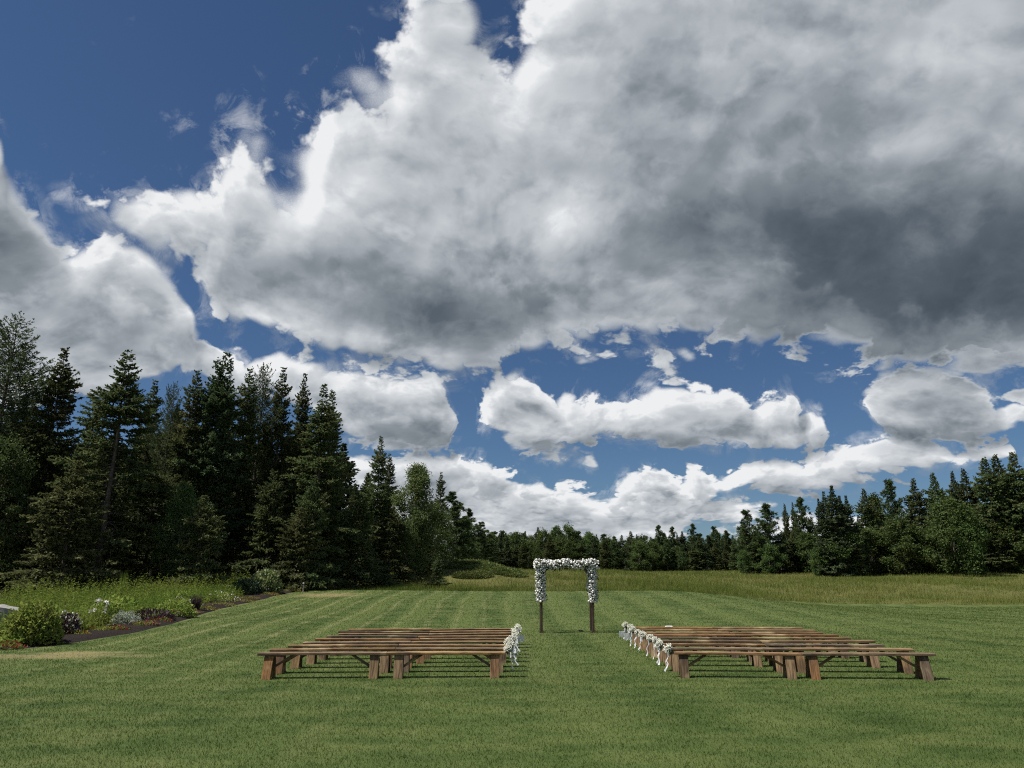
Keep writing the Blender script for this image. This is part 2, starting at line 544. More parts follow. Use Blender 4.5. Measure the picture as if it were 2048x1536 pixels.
DRY = [ground_hit(95, 1312), ground_hit(160, 1306), ground_hit(655, 1190)]

def lawn_color(nt, light=1.0):
    """mown grass: patches, mower passes, a few dry places"""
    pos = geo_pos(nt)
    big = nt.noise(pos, 0.16, 3, 0.55)
    med = nt.noise(nt.vm('MULTIPLY', pos, (0.8, 1.6, 1.0)), 0.9, 3, 0.6)
    fine = nt.noise(pos, 14.0, 2, 0.6)
    c = nt.mix(nt.maprange(big, 0.36, 0.66), (0.049 * light, 0.084 * light, 0.019 * light), (0.077 * light, 0.114 * light, 0.029 * light))
    c = nt.mix(nt.maprange(med, 0.44, 0.66, 0.0, 0.8), c, (0.112 * light, 0.140 * light, 0.042 * light))
    c = nt.mix(nt.maprange(med, 0.47, 0.30, 0.0, 0.75), c, (0.036 * light, 0.064 * light, 0.014 * light))
    # mower passes: broad bands along the slope, with a pale wheel line on each
    sp = nt.n('ShaderNodeSeparateXYZ'); nt.put(sp.inputs[0], pos)
    wob = nt.noise(pos, 0.045, 1, 0.5)
    sx = nt.m('ADD', nt.m('MULTIPLY_ADD', wob, 3.0, sp.outputs[0]), nt.m('MULTIPLY', sp.outputs[1], 0.03))
    band = nt.m('SINE', nt.m('MULTIPLY', sx, 2 * math.pi / 2.3))
    line = nt.m('POWER', nt.m('MULTIPLY_ADD', nt.m('SINE', nt.m('MULTIPLY', sx, 2 * math.pi / 1.15)), 0.5, 0.5), 9.0)
    far = nt.maprange(sp.outputs[1], 10.0, 26.0, 0.28, 1.0, smooth=True)
    c = nt.mix(nt.m('MULTIPLY', nt.maprange(band, -0.5, 0.5, 0.0, 0.72), far), c, (0.110 * light, 0.145 * light, 0.042 * light))
    c = nt.mix(nt.m('MULTIPLY', nt.m('MULTIPLY', line, nt.maprange(med, 0.3, 0.6)), nt.m('MULTIPLY', far, nt.maprange(sp.outputs[0], 2.0, -7.0, 0.22, 1.0))), c, (0.19 * light, 0.205 * light, 0.085 * light))
    d = None
    for (x, y, z), (rx, ry) in zip(DRY, ((2.8, 0.8), (1.6, 0.5), (2.6, 2.4))):
        v = nt.vm('MULTIPLY_ADD', pos, (1 / rx, 1 / ry, 0), (-x / rx, -y / ry, 0))
        q = nt.m('SUBTRACT', 1.0, nt.vm('LENGTH', v, out=1))
        d = q if d is None else nt.m('MAXIMUM', d, q)
    dm = nt.maprange(nt.m('ADD', d, nt.m('MULTIPLY_ADD', med, 1.6, -0.8)), 0.0, 0.75)
    c = nt.mix(nt.m('MULTIPLY', dm, 0.75), c, (0.26 * light, 0.21 * light, 0.105 * light))
    tan = nt.maprange(nt.noise(pos, 0.55, 3, 0.65), 0.56, 0.76, 0.0, 0.42)
    c = nt.mix(tan, c, (0.130 * light, 0.134 * light, 0.046 * light))
    return c, fine, pos

def make_lawn_mat():
    m, nt, out = new_mat('mown_lawn')
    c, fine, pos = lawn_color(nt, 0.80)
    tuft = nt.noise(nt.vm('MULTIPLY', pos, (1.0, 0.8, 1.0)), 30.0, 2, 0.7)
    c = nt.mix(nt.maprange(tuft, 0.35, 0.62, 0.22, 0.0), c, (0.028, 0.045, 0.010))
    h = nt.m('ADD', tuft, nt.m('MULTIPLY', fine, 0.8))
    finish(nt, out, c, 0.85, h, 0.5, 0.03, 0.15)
    return m

def make_blade_mat():
    m, nt, out = new_mat('lawn_blades')
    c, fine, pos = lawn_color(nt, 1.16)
    at_ = nt.n('ShaderNodeAttribute', attribute_name='rnd')
    r = at_.outputs['Fac']
    c = nt.mix(nt.maprange(r, 0.0, 0.5, 0.35, 0.0), c, (0.055, 0.092, 0.022))
    c = nt.mix(nt.maprange(r, 0.84, 1.0, 0.0, 0.7), c, (0.22, 0.235, 0.12))
    leafy(nt, out, c, 0.35, 0.0)
    return m

def make_field_mats():
    m, nt, out = new_mat('field_soil')
    pos = geo_pos(nt)
    n = nt.noise(pos, 0.5, 4, 0.6)
    c = nt.mix(n, (0.075, 0.085, 0.026), (0.12, 0.115, 0.045))
    # leaf litter under the woods
    sp = nt.n('ShaderNodeSeparateXYZ'); nt.put(sp.inputs[0], pos)
    wood = nt.m('MAXIMUM', nt.maprange(sp.outputs[0], -15.0, -18.5), nt.maprange(sp.outputs[1], 160.0, 172.0))
    c = nt.mix(wood, c, (0.035, 0.028, 0.018))
    finish(nt, out, c, 0.95, nt.noise(pos, 3.0, 4, 0.7), 0.6, 0.2, 0.05)
    m2, nt, out = new_mat('tall_grass')
    pos = geo_pos(nt)
    a = nt.n('ShaderNodeAttribute', attribute_name='rnd').outputs['Fac']
    n = nt.noise(nt.vm('MULTIPLY', pos, (0.5, 1.3, 0.3)), 0.16, 3, 0.6)
    c = nt.mix(nt.maprange(n, 0.35, 0.65), (0.095, 0.138, 0.028), (0.165, 0.182, 0.048))
    n2 = nt.noise(pos, 0.6, 2, 0.6)
    c = nt.mix(nt.maprange(n2, 0.52, 0.72, 0, 0.45), c, (0.235, 0.205, 0.085))
    c = nt.mix(nt.maprange(a, 0.75, 1.0, 0.0, 0.6), c, (0.25, 0.22, 0.105))
    c = nt.mix(nt.maprange(a, 0.3, 0.0, 0.0, 0.7), c, (0.050, 0.085, 0.020))
    leafy(nt, out, c, 0.32, 0.0)
    return m, m2

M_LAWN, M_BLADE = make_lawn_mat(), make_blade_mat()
M_SOIL, M_TALL = make_field_mats()

def simple_leaf(name, c0, c1, trans=0.3, gloss=0.06, scale=1.5, c2=None):
    m, nt, out = new_mat(name)
    pos = geo_pos(nt)
    oi = nt.n('ShaderNodeObjectInfo').outputs['Random']
    n = nt.noise(pos, scale, 3, 0.6)
    c = nt.mix(nt.maprange(n, 0.36, 0.66), c0, c1)
    if c2 is not None:
        n2 = nt.noise(pos, scale * 0.35, 2, 0.5)
        c = nt.mix(nt.maprange(n2, 0.58, 0.72, 0, 0.8), c, c2)
    hs = nt.n('ShaderNodeHueSaturation')
    nt.put(hs.inputs['Hue'], nt.m('MULTIPLY_ADD', oi, 0.03, 0.485))
    nt.put(hs.inputs['Value'], nt.m('MULTIPLY_ADD', oi, 0.45, 0.78))
    nt.put(hs.inputs['Color'], c)
    leafy(nt, out, hs.outputs[0], trans, gloss * 0.35, 0.6)
    return m

def make_bark(name, c0, c1):
    m, nt, out = new_mat(name)
    co = objco(nt)
    n = nt.noise(nt.vm('MULTIPLY', co, (6, 6, 1.4)), 2.2, 5, 0.65)
    c = nt.mix(nt.maprange(n, 0.34, 0.66), c0, c1)
    lich = nt.noise(co, 3.0, 3, 0.6)
    c = nt.mix(nt.maprange(lich, 0.58, 0.7, 0, 0.5), c, (0.20, 0.21, 0.17))
    finish(nt, out, c, 0.9, n, 0.8, 0.03, 0.1)
    return m

def make_wood():
    m, nt, out = new_mat('weathered_wood')
    co = objco(nt)
    oi = nt.n('ShaderNodeObjectInfo').outputs['Random']
    off = nt.vm('SCALE', (7.3, 11.1, 5.7), oi)
    st = nt.n('ShaderNodeAttribute', attribute_name='rnd').outputs['Fac']
    v = nt.vm('MULTIPLY_ADD', co, (1.2, 14.0, 14.0), off)
    g = nt.noise(v, 3.0, 6, 0.65, 0.3)
    g2 = nt.noise(nt.vm('ADD', co, off), 1.6, 3, 0.55)
    base = nt.ramp(oi, [(0.0, (0.175, 0.098, 0.044)), (0.2, (0.27, 0.182, 0.095)), (0.36, (0.080, 0.058, 0.041)), (0.52, (0.40, 0.255, 0.115)), (0.66, (0.14, 0.110, 0.084)), (0.8, (0.32, 0.160, 0.060)), (0.92, (0.22, 0.170, 0.118)), (1.0, (0.090, 0.060, 0.038))])
    dark = nt.mix(1.0, base, (0.30, 0.28, 0.27), 'MULTIPLY')
    c = nt.mix(nt.maprange(g, 0.36, 0.62), dark, base)
    c = nt.mix(nt.maprange(g2, 0.56, 0.74, 0, 0.75), c, (0.42, 0.32, 0.19))
    c = nt.mix(nt.maprange(g2, 0.48, 0.3, 0, 0.85), c, (0.055, 0.038, 0.028))
    finish(nt, out, c, 0.82, g, 0.55, 0.006, 0.2)
    return m

def plain(name, col, rough=0.7, spec=0.3, var=0.12, scale=20.0):
    m, nt, out = new_mat(name)
    n = nt.noise(objco(nt), scale, 3, 0.6)
    c = nt.mix(nt.maprange(n, 0.3, 0.7), tuple(v * (1 - var) for v in col), tuple(min(1, v * (1 + var)) for v in col))
    finish(nt, out, c, rough, n, 0.25, 0.01, spec)
    return m

# ------------------------------------------------------------------ the setting
xs = np.concatenate([np.linspace(-420, -60, 37)[:-1], np.linspace(-60, 100, 161)[:-1], np.linspace(100, 460, 37)])
ys = np.concatenate([np.linspace(-120, 0, 25)[:-1], np.linspace(0, 130, 131)[:-1], np.linspace(130, 900, 60)])
obj('ground', grid('ground', xs, ys, lambda x, y: HT(x, y) - 0.06, M_SOIL), kind='structure')
BED_PX = [(-140, 1314), (-60, 1306), (0, 1300), (60, 1297), (130, 1289), (200, 1278), (260, 1268), (297, 1260.5), (334, 1251), (362, 1244), (395, 1233.7), (418, 1225), (445, 1218), (483, 1209), (520, 1201), (557, 1191), (594, 1184)]
BED = [ground_hit(*p) for p in BED_PX]
BED = [b for b in BED]
bed_y = np.array([b[1] for b in BED]); bed_x = np.array([b[0] for b in BED])
o_ = np.argsort(bed_y); bed_y, bed_x = bed_y[o_], bed_x[o_]

def bedx(y):
    return np.interp(y, bed_y, bed_x)

lm = lambda x, y: (y < yedge(x)) & ((y < bed_y[0] + 0.5) | (x > bedx(y) - 0.6)) & ((x > -40))
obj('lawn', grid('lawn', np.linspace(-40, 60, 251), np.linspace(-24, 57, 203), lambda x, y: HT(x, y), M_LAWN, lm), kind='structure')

def blades(name, P, h, w, lean, mat, rnd):
    """tapered bent blades: P (n,3) roots"""
    n = len(P)
    a = rng.uniform(0, 2 * np.pi, n)
    side = np.stack([np.cos(a), np.sin(a), np.zeros(n)], 1) * (w * 0.5)[:, None]
    b = rng.uniform(0, 2 * np.pi, n)
    ln = np.stack([np.cos(b), np.sin(b), np.zeros(n)], 1) * (lean * h)[:, None]
    tip = P + ln + np.array([0, 0, 1]) * h[:, None]
    V = np.stack([P - side, P + side, tip], 1).reshape(-1, 3)
    T = np.arange(n * 3).reshape(-1, 3)
    return mesh_np(name, V, [T], mat, attr=np.repeat(rnd, 3))

def lawn_grass():
    n = 740000
    D = 4.6 * (54.0 / 4.6) ** (rng.uniform(0, 1, n) ** 1.12)
    x = rng.uniform(-1, 1, n) * (0.80 * D + 3.0)
    keep = (D < yedge(x)) & ((D < bed_y[0]) | (x > bedx(D) + 0.1))
    for (dx, dy, _z), (rx, ry) in zip(DRY, ((2.8, 0.8), (1.6, 0.5), (2.6, 2.4))):
        inside = ((x - dx) / rx) ** 2 + ((D - dy) / ry) ** 2 < 0.8
        keep &= ~(inside & (rng.uniform(0, 1, n) < 0.7))
    D, x = D[keep], x[keep]
    n = len(D)
    P = np.stack([x, D, HT(x, D) - 0.004], 1)
    h = rng.uniform(0.016, 0.042, n) * (0.85 + 0.014 * D)
    w = rng.uniform(0.0035, 0.0065, n) * (D / 6.0) ** 0.9
    me = blades('lawn_grass', P, h, w, rng.uniform(0.15, 1.0, n), M_BLADE, rng.uniform(0, 1, n))
    o = obj('lawn_grass', me, kind='stuff')
    o['label'] = 'short mown green grass covering the lawn'
    o['category'] = 'grass'
lawn_grass()

def tall_field():
    n = 470000
    y = 50.0 + 78.0 * rng.uniform(0, 1, n) ** 1.5
    x = -18 + rng.uniform(0, 1, n) * (0.80 * y + 34)
    nz = np.sin(x * 0.9 + np.sin(y * 0.7) * 2) * np.sin(y * 0.8 + np.sin(x * 0.5) * 2)
    rag = 0.9 * np.sin(x * 0.7) * np.sin(x * 0.23 + 1) + 0.35 * np.sin(x * 2.3)
    keep = (y > yedge(x) + rag * sst((x + 12) / 3) + 0.15 * nz) & (rng.uniform(0, 1, n) < 0.65 + 0.35 * nz) & ~((x < -12.5) & (y < 56))
    x, y, nz = x[keep], y[keep], nz[keep]
    n = len(x)
    P = np.stack([x, y, HT(x, y) - 0.07], 1)
    edge = np.exp(-((y - yedge(x)) / 2.5))
    big = np.sin(x * 0.21 + 2) * np.sin(y * 0.17 + x * 0.06)
    h = rng.uniform(0.12, 0.40, n) * (1 + 0.3 * nz) * (1 + 0.35 * big) * (1 - 0.2 * edge) * (1 + 0.35 * (rng.uniform(0, 1, n) > 0.93))
    w = rng.uniform(0.012, 0.028, n) * (y / 55.0)
    r = np.clip(rng.uniform(0, 1, n) - 0.45 * edge + 0.002 * (y - 70) - 0.18 * big, 0, 1)
    o = obj('tall_grass_field', blades('tall_grass_field', P, h, w, rng.uniform(0.1, 0.7, n), M_TALL, r), kind='stuff')
    o['label'] = 'uncut tall olive meadow grass beyond the lawn'
    o['category'] = 'grass'
tall_field()

# ------------------------------------------------------------------ benches
M_WOOD = make_wood()
M_DARKWOOD = plain('stained_post_wood', (0.060, 0.042, 0.030), 0.8, 0.2, 0.3, 12.0)
M_PETAL, nt, out_ = new_mat('white_petals')
leafy(nt, out_, nt.mix(nt.noise(geo_pos(nt), 9.0, 2, 0.5), (0.82, 0.82, 0.82), (0.93, 0.93, 0.92)), 0.25, 0.0)
M_CREAM, nt, out_ = new_mat('cream_florets')
leafy(nt, out_, nt.mix(nt.noise(geo_pos(nt), 30.0, 2, 0.5), (0.72, 0.74, 0.62), (0.90, 0.90, 0.83)), 0.15, 0.02)
M_RIBBON, nt, out_ = new_mat('white_ribbon')
leafy(nt, out_, nt.mix(nt.noise(geo_pos(nt), 14.0, 2, 0.5), (0.68, 0.70, 0.76), (0.80, 0.81, 0.86)), 0.35, 0.05, 0.35)
M_POSYLEAF = simple_leaf('posy_greens', (0.030, 0.048, 0.020), (0.06, 0.085, 0.035), 0.2)
M_CORD = plain('black_cord', (0.012, 0.012, 0.013), 0.6)
M_CARD = plain('white_card', (0.78, 0.78, 0.78), 0.6, 0.3, 0.03)

rb = random.Random(21)
SEAT_H, SEAT_T, SEAT_W = 0.445, 0.044, 0.245

def plank_mesh(name, L, W, T, seed, nseg=14, wav=0.006):
    """sawn plank lying along x: slightly waney edges, bowed, chamfered"""
    r = random.Random(seed)
    bm = bmesh.new()
    rings = []
    ph = [r.uniform(0, 6.28) for _ in range(4)]
    ch = min(0.007, T * 0.2)
    for i in range(nseg + 1):
        x = -L / 2 + L * i / nseg
        e0 = wav * (math.sin(x * 3.1 + ph[0]) + 0.6 * r.uniform(-1, 1))
        e1 = wav * (math.sin(x * 2.3 + ph[1]) + 0.6 * r.uniform(-1, 1))
        zb = wav * 0.8 * math.sin(x * 1.3 + ph[2])
        a, b = -W / 2 + e0, W / 2 + e1
        pr = [(a + ch, -T / 2), (b - ch, -T / 2), (b, -T / 2 + ch), (b, T / 2 - ch), (b - ch, T / 2), (a + ch, T / 2), (a, T / 2 - ch), (a, -T / 2 + ch)]
        rings.append([bm.verts.new((x, y, z + zb)) for (y, z) in pr])
    for A, B in zip(rings, rings[1:]):
        for k in range(8):
            bm.faces.new((A[k], A[(k + 1) % 8], B[(k + 1) % 8], B[k]))
    bm.faces.new(rings[0][::-1])
    bm.faces.new(rings[-1])
    bmesh.ops.recalc_face_normals(bm, faces=bm.faces)
    me = bpy.data.meshes.new(name)
    bm.to_mesh(me)
    bm.free()
    me.materials.append(M_WOOD)
    return me

SEATS = [plank_mesh('seat_plank', 2.36, SEAT_W, SEAT_T, 40 + k) for k in range(4)]
LEGB = [plank_mesh('leg_board', 0.430, 0.165, 0.045, 60 + k, 4, 0.003) for k in range(3)]
CLEAT = plank_mesh('cleat', 0.17, 0.20, 0.05, 70, 2, 0.001)
STRET = plank_mesh('stretcher', 0.21, 0.05, 0.04, 71, 2, 0.001)
BRACE = plank_mesh('brace', 0.50, 0.055, 0.042, 72, 4, 0.002)

def put(name, me, parent, M):
    o = bpy.data.objects.new(name, me)
    o.parent = parent
    o.matrix_local = M
    COL.objects.link(o)
    return o

def bench(label, loc, rz, pitch, L):
    t = thing('plank_bench', label, 'bench', loc, rz, 'weathered plank benches set out in two blocks')
    t.rotation_euler = (0, pitch, rz)
    sx = L / 2.36
    s = put('seat', rb.choice(SEATS), t, TR(0, 0, SEAT_H - SEAT_T / 2, rb.uniform(-0.01, 0.01), 0, math.pi if rb.random() < 0.5 else 0) @ Matrix.Diagonal((sx, 1, 1, 1)))
    for sgn in (-1, 1):
        lx = sgn * (L / 2 - 0.20 + rb.uniform(-0.02, 0.03))
        for sy in (-1, 1):
            lean = math.radians(17) * sy
            M = Matrix.Translation((lx + rb.uniform(-0.01, 0.01), sy * 0.125, 0.193)) @ Matrix.Rotation(lean, 4, 'X') @ Matrix.Rotation(-math.pi / 2, 4, 'Y') @ Matrix.Rotation(math.pi / 2, 4, 'X')
            put('leg', rb.choice(LEGB), t, M)
        put('cleat', CLEAT, t, TR(lx, 0, SEAT_H - SEAT_T - 0.028) @ Matrix.Diagonal((1, 0.62, 1, 1)))
        put('stretcher', STRET, t, TR(lx, 0, 0.155, 0, 0, math.pi / 2) @ Matrix.Diagonal((1.08, 1, 1, 1)))
        a = math.atan2(SEAT_H - SEAT_T - 0.155, 0.40)
        put('brace', BRACE, t, TR(lx - sgn * 0.205, 0, 0.275, 0, -a if sgn < 0 else a, 0))
    return t

ORD = ['nearest', 'second', 'third', 'fourth', 'fifth', 'sixth', 'seventh', 'eighth', 'farthest']
NROW = 9
BLOCKS = {'left': ((-0.10, 14.62), (0.06, 22.15), (-4.66, 14.30), (-4.40, 21.25)),
          'right': ((3.03, 14.70), (3.36, 22.60), (7.58, 14.15), (8.05, 21.60))}
AISLE = []
for blk, (a0, a1, o0, o1) in BLOCKS.items():
    for i in range(NROW):
        f = i / (NROW - 1)
        A = Vector((a0[0] + (a1[0] - a0[0]) * f, a0[1] + (a1[1] - a0[1]) * f)) + Vector((rb.uniform(-0.05, 0.05), rb.uniform(-0.05, 0.05)))
        O = Vector((o0[0] + (o1[0] - o0[0]) * f, o0[1] + (o1[1] - o0[1]) * f)) + Vector((rb.uniform(-0.12, 0.12), rb.uniform(-0.06, 0.06)))
        cut = 0.5 + rb.uniform(-0.03, 0.03)
        Mid = A.lerp(O, cut)
        for k, (P, Q, nm) in enumerate(((A, Mid, 'aisle'), (Mid, O, 'outer'))):
            c = (P + Q) / 2
            d = (Q - P) if Q.x > P.x else (P - Q)
            if k == 1:
                c.y += rb.uniform(-0.02, 0.03)
            L = d.length - 0.015
            zl, zr = hz(c.x - d.x / 2, c.y - d.y / 2), hz(c.x + d.x / 2, c.y + d.y / 2)
            lab = f'weathered plank bench at the {nm} end of the {ORD[i]} row in the {blk} block'
            bench(lab, (c.x, c.y, hz(c.x, c.y) - 0.004), math.atan2(d.y, d.x) + rb.uniform(-0.008, 0.008), -math.atan2(zr - zl, d.length), L)
        AISLE.append((blk, i, A, (A - O).normalized()))

# ------------------------------------------------------------------ posies tied to the bench ends
def ico_pts(bm, c, r, sub=1, jit=0.0, rnd=None):
    q = bmesh.ops.create_icosphere(bm, subdivisions=sub, radius=r)
    for v in q['verts']:
        if jit:
            v.co *= 1 + rnd.uniform(-jit, jit)
        v.co += Vector(c)

def octa(V, F, c, r, rnd):
    i = len(V)
    a = rnd.uniform(0, 6.28)
    ca, sa = math.cos(a) * r, math.sin(a) * r
    for p in ((ca, sa, 0), (-sa, ca, 0), (-ca, -sa, 0), (sa, -ca, 0), (0, 0, r), (0, 0, -r)):
        V.append((c[0] + p[0], c[1] + p[1], c[2] + p[2]))
    for k in range(4):
        F.append((i + k, i + (k + 1) % 4, i + 4))
        F.append((i + (k + 1) % 4, i + k, i + 5))

def posy_meshes(seed):
    r = random.Random(seed)
    V, F, GV, GF = [], [], [], []
    for _ in range(190):
        while True:
            p = Vector((r.uniform(-1, 1), r.uniform(-1, 1), r.uniform(-1, 1)))
            if 0.35 < p.length < 1:
                break
        c = Vector((p.x * 0.105, p.y * 0.12, 0.07 + p.z * 0.085 + 0.03 * r.random()))
        octa(V, F, c, r.uniform(0.007, 0.014), r)
        if r.random() < 0.6:
            b = Vector((0, 0, -0.05))
            s = (c - b).cross(Vector((r.random(), r.random(), 0.2))).normalized() * 0.0022
            i = len(GV)
            GV += [b - s, b + s, c]
            GF.append((i, i + 1, i + 2))
    for _ in range(46):
        a, e = r.uniform(0, 6.28), r.uniform(-0.9, 0.9)
        d = Vector((math.cos(a) * math.cos(e), math.sin(a) * math.cos(e), math.sin(e)))
        c = Vector((0, 0, 0.045)) + d * r.uniform(0.03, 0.09)
        s = d.cross(Vector((0, 0, 1))).normalized() * 0.012
        i = len(GV)
        GV += [c - d * 0.03, c + s, c + d * 0.035, c - s]
        GF.append((i, i + 1, i + 2)); GF.append((i, i + 2, i + 3))
    A = mesh_np('posy_blossoms', np.array(V), [np.array(F)], M_CREAM)
    B = mesh_np('posy_greens', np.array([tuple(v) for v in GV]), [np.array(GF)], M_POSYLEAF)
    return A, B

def ribbon_mesh(seed, pts, w):
    """a strip of ribbon through points, twisting a little"""
    r = random.Random(seed)
    V, F = [], []
    pts = [Vector(p) for p in pts]
    tw = r.uniform(-0.5, 0.5)
    for i, p in enumerate(pts):
        d = (pts[min(i + 1, len(pts) - 1)] - pts[max(i - 1, 0)]).normalized()
        s = d.cross(Vector((math.cos(tw), math.sin(tw), 0.1))).normalized() * w * (0.5 + 0.12 * math.sin(i * 1.7))
        V += [tuple(p - s), tuple(p + s)]
        tw += r.uniform(0.0, 0.35)
        if i:
            k = 2 * i
            F.append((k - 2, k - 1, k + 1, k))
    return mesh_np('ribbon', np.array(V), [np.array(F)], M_RIBBON, smooth=True)

def loop_pts(sgn):
    return [(0, sgn * 0.0, 0), (0.02, sgn * 0.06, 0.03), (0.03, sgn * 0.13, 0.015), (0.03, sgn * 0.14, -0.03), (0.02, sgn * 0.07, -0.03), (0, 0, 0)]

bm_ = bmesh.new()
ico_pts(bm_, (0, 0, 0), 0.022, 1, 0.2, rb)
KNOT = bpy.data.meshes.new('bow_knot'); bm_.to_mesh(KNOT); bm_.free(); KNOT.materials.append(M_RIBBON)
POSY = [posy_meshes(300 + k) for k in range(4)]
BOWS = [ribbon_mesh(320 + k, loop_pts(sg), 0.045) for k, sg in enumerate((-1, 1))]
def tail_pts(r, sgn):
    return [(0, 0, 0), (0.03, sgn * 0.02, -0.06), (0.05 + r.uniform(-0.01, 0.03), sgn * (0.05 + r.uniform(0, 0.03)), -0.15), (0.04, sgn * 0.06, -0.23), (0.05 + r.uniform(0, 0.04), sgn * (0.09 + r.uniform(0, 0.05)), -0.33)]
TAILS = [[ribbon_mesh(340 + k, tail_pts(random.Random(k + 5), sg), 0.045) for k in range(3)] for sg in (-1, 1)]

for blk, i, A, dirv in AISLE:
    p = A + dirv * 0.055
    row = ORD[i]
    t = thing('posy', f"white ribboned posy on the {row} row, {blk} side of the aisle", 'posy',
              (p.x, p.y, hz(p.x, p.y) + SEAT_H - 0.01), math.atan2(dirv.y, dirv.x) + rb.uniform(-0.25, 0.25), 'white posies tied along the aisle')
    A_, B_ = POSY[rb.randrange(4)]
    s = rb.uniform(0.8, 0.96)
    put('blossoms', A_, t, TR(0.01, 0, -0.01, rb.uniform(-0.3, 0.3), rb.uniform(0, 0.4), rb.uniform(0, 6)) @ Matrix.Scale(s, 4))
    put('greens', B_, t, TR(0.01, 0, -0.01, 0, 0.2, rb.uniform(0, 6)) @ Matrix.Scale(s, 4))
    bow = put('bow', KNOT, t, TR(0.02, 0, -0.04))
    for k in range(2):
        put('loop', BOWS[k], bow, TR(0, 0, 0, 0, 0, rb.uniform(-0.2, 0.2)))
        put('ribbon_tail', TAILS[k][rb.randrange(3)], bow, TR(0, 0, -0.005, 0, 0, rb.uniform(-0.4, 0.4)) @ Matrix.Diagonal((1, 1, rb.uniform(0.68, 0.95), 1)))

# ------------------------------------------------------------------ cards on cords, a sheet on a bench
def hung_card(label, blk, i, out=0.16, tilt=0.0):
    A, d = [(a, dd) for b, k, a, dd in AISLE if b == blk and k == i][0]
    p = A + d * out
    t = thing('hanging_card', label, 'card', (p.x, p.y, hz(p.x, p.y) + 0.155), tilt, 'white cards hung at the far bench ends')
    m = MB(); m.box(0.215, 0.006, 0.165, TR(0, 0, 0.085, 0.08, 0.03), 0.001)
    put('card', m.mesh('card', M_CARD), t, Matrix())
    for s in (-1, 1):
        m = MB(); m.tube([(s * 0.085, 0, 0.16), (s * 0.06 - d.x * 0.06, 0.004, 0.23), (-d.x * (out + 0.02) + s * 0.02, 0.01, SEAT_H - 0.155 + 0.012)], [0.006] * 3, 6)
        put('cord', m.mesh('cord', M_CORD), t, Matrix())

hung_card('white card on black cords at the farthest bench end, right of the aisle', 'right', 8, 0.17, 0.1)
hung_card('white card on black cords at the eighth row, right of the aisle', 'right', 7, 0.12, 0.05)
hung_card('white card on black cord among the posies left of the aisle', 'left', 7, 0.15, -0.1)
P = Vector(BLOCKS['right'][1]).lerp(Vector(BLOCKS['right'][3]), 0.245)
m = MB()
for k in range(2):
    m.box(0.20 - 0.02 * k, 0.13, 0.012, TR(0.01 * k, 0.008 * k, 0.008 + 0.014 * k, 0, 0, 0.06 * k), 0.002)
o = obj('paper_stack', m.mesh('paper_stack', M_CARD), loc=(P.x, P.y, hz(P.x, P.y) + SEAT_H + 0.004), rot=(0, 0, -0.1))
o['label'] = 'small white stack of paper lying on the farthest right bench'
o['category'] = 'paper'

# ------------------------------------------------------------------ flower arch
AX0, AX1, AY0, AY1, AZ = 1.02, 2.80, 26.75, 27.55, 2.30
ac = ((AX0 + AX1) / 2, (AY0 + AY1) / 2)
az0 = hz(*ac)
arch = thing('flower_arch', 'square dark timber wedding arch dressed with white flowers at the end of the aisle', 'arch', (ac[0], ac[1], az0))
hw, hd = (AX1 - AX0) / 2, (AY1 - AY0) / 2
FRONT = {}
for sx in (-1, 1):
    for sy in (-1, 1):
        m = MB(); m.box(0.078, 0.078, AZ + 0.03, TR(0, 0, (AZ + 0.03) / 2 - 0.03), 0.006)
        post = put('post', m.mesh('post', M_DARKWOOD), arch, TR(sx * hw, sy * hd, 0))
        FRONT[sx, sy] = post
    m = MB(); m.box(0.10, 2 * hd + 0.3, 0.12, None, 0.006)
    put('side_rail', m.mesh('side_rail', M_DARKWOOD), arch, TR(sx * hw, 0, AZ + 0.063))
for sy in (-1, 1):
    m = MB(); m.box(2 * hw + 0.42, 0.05, 0.14, None, 0.006)
    put('beam', m.mesh('beam', M_DARKWOOD), arch, TR(0, sy * (hd + 0.08), AZ - 0.06))
    for sx in (-1, 1):
        m = MB(); m.box(0.42, 0.06, 0.07, None, 0.004)
        put('knee_brace', m.mesh('knee_brace', M_DARKWOOD), arch, TR(sx * (hw - 0.17), sy * hd, AZ - 0.22, 0, sx * R(45), 0))
for sx in (-1, 1):
    m = MB(); m.box(0.17, 0.17, 0.02, TR(0, 0, 0.012), 0.004)
    for k in (-1, 1):
        m.box(0.05, 0.016, 0.045, TR(k * 0.055, -0.055, 0.03, 0, 0.3 * k), 0.003)
    put('foot_plate', m.mesh('foot_plate', M_DARKWOOD), FRONT[sx, -1], Matrix())

rf = random.Random(5)
def rose(bm, c, r):
    """a blown rose: creased ball with a few turned petals"""
    q = bmesh.ops.create_icosphere(bm, subdivisions=2, radius=1.0)
    ax = Vector((rf.gauss(0, 0.6), -1 + rf.gauss(0, 0.5), 0.5 + rf.gauss(0, 0.4))).normalized()
    t = ax.orthogonal().normalized(); b = ax.cross(t)
    ph = rf.uniform(0, 6.28)
    for v in q['verts']:
        h = v.co.dot(ax)
        ang = math.atan2(v.co.dot(b), v.co.dot(t))
        k = 1 - 0.28 * max(0, math.sin(ang * 2.5 + 6 * h + ph)) - 0.25 * max(0, h - 0.75) * 4 * 0.5
        v.co = v.co * r * k * (1 + rf.uniform(-0.05, 0.05)) + Vector(c)

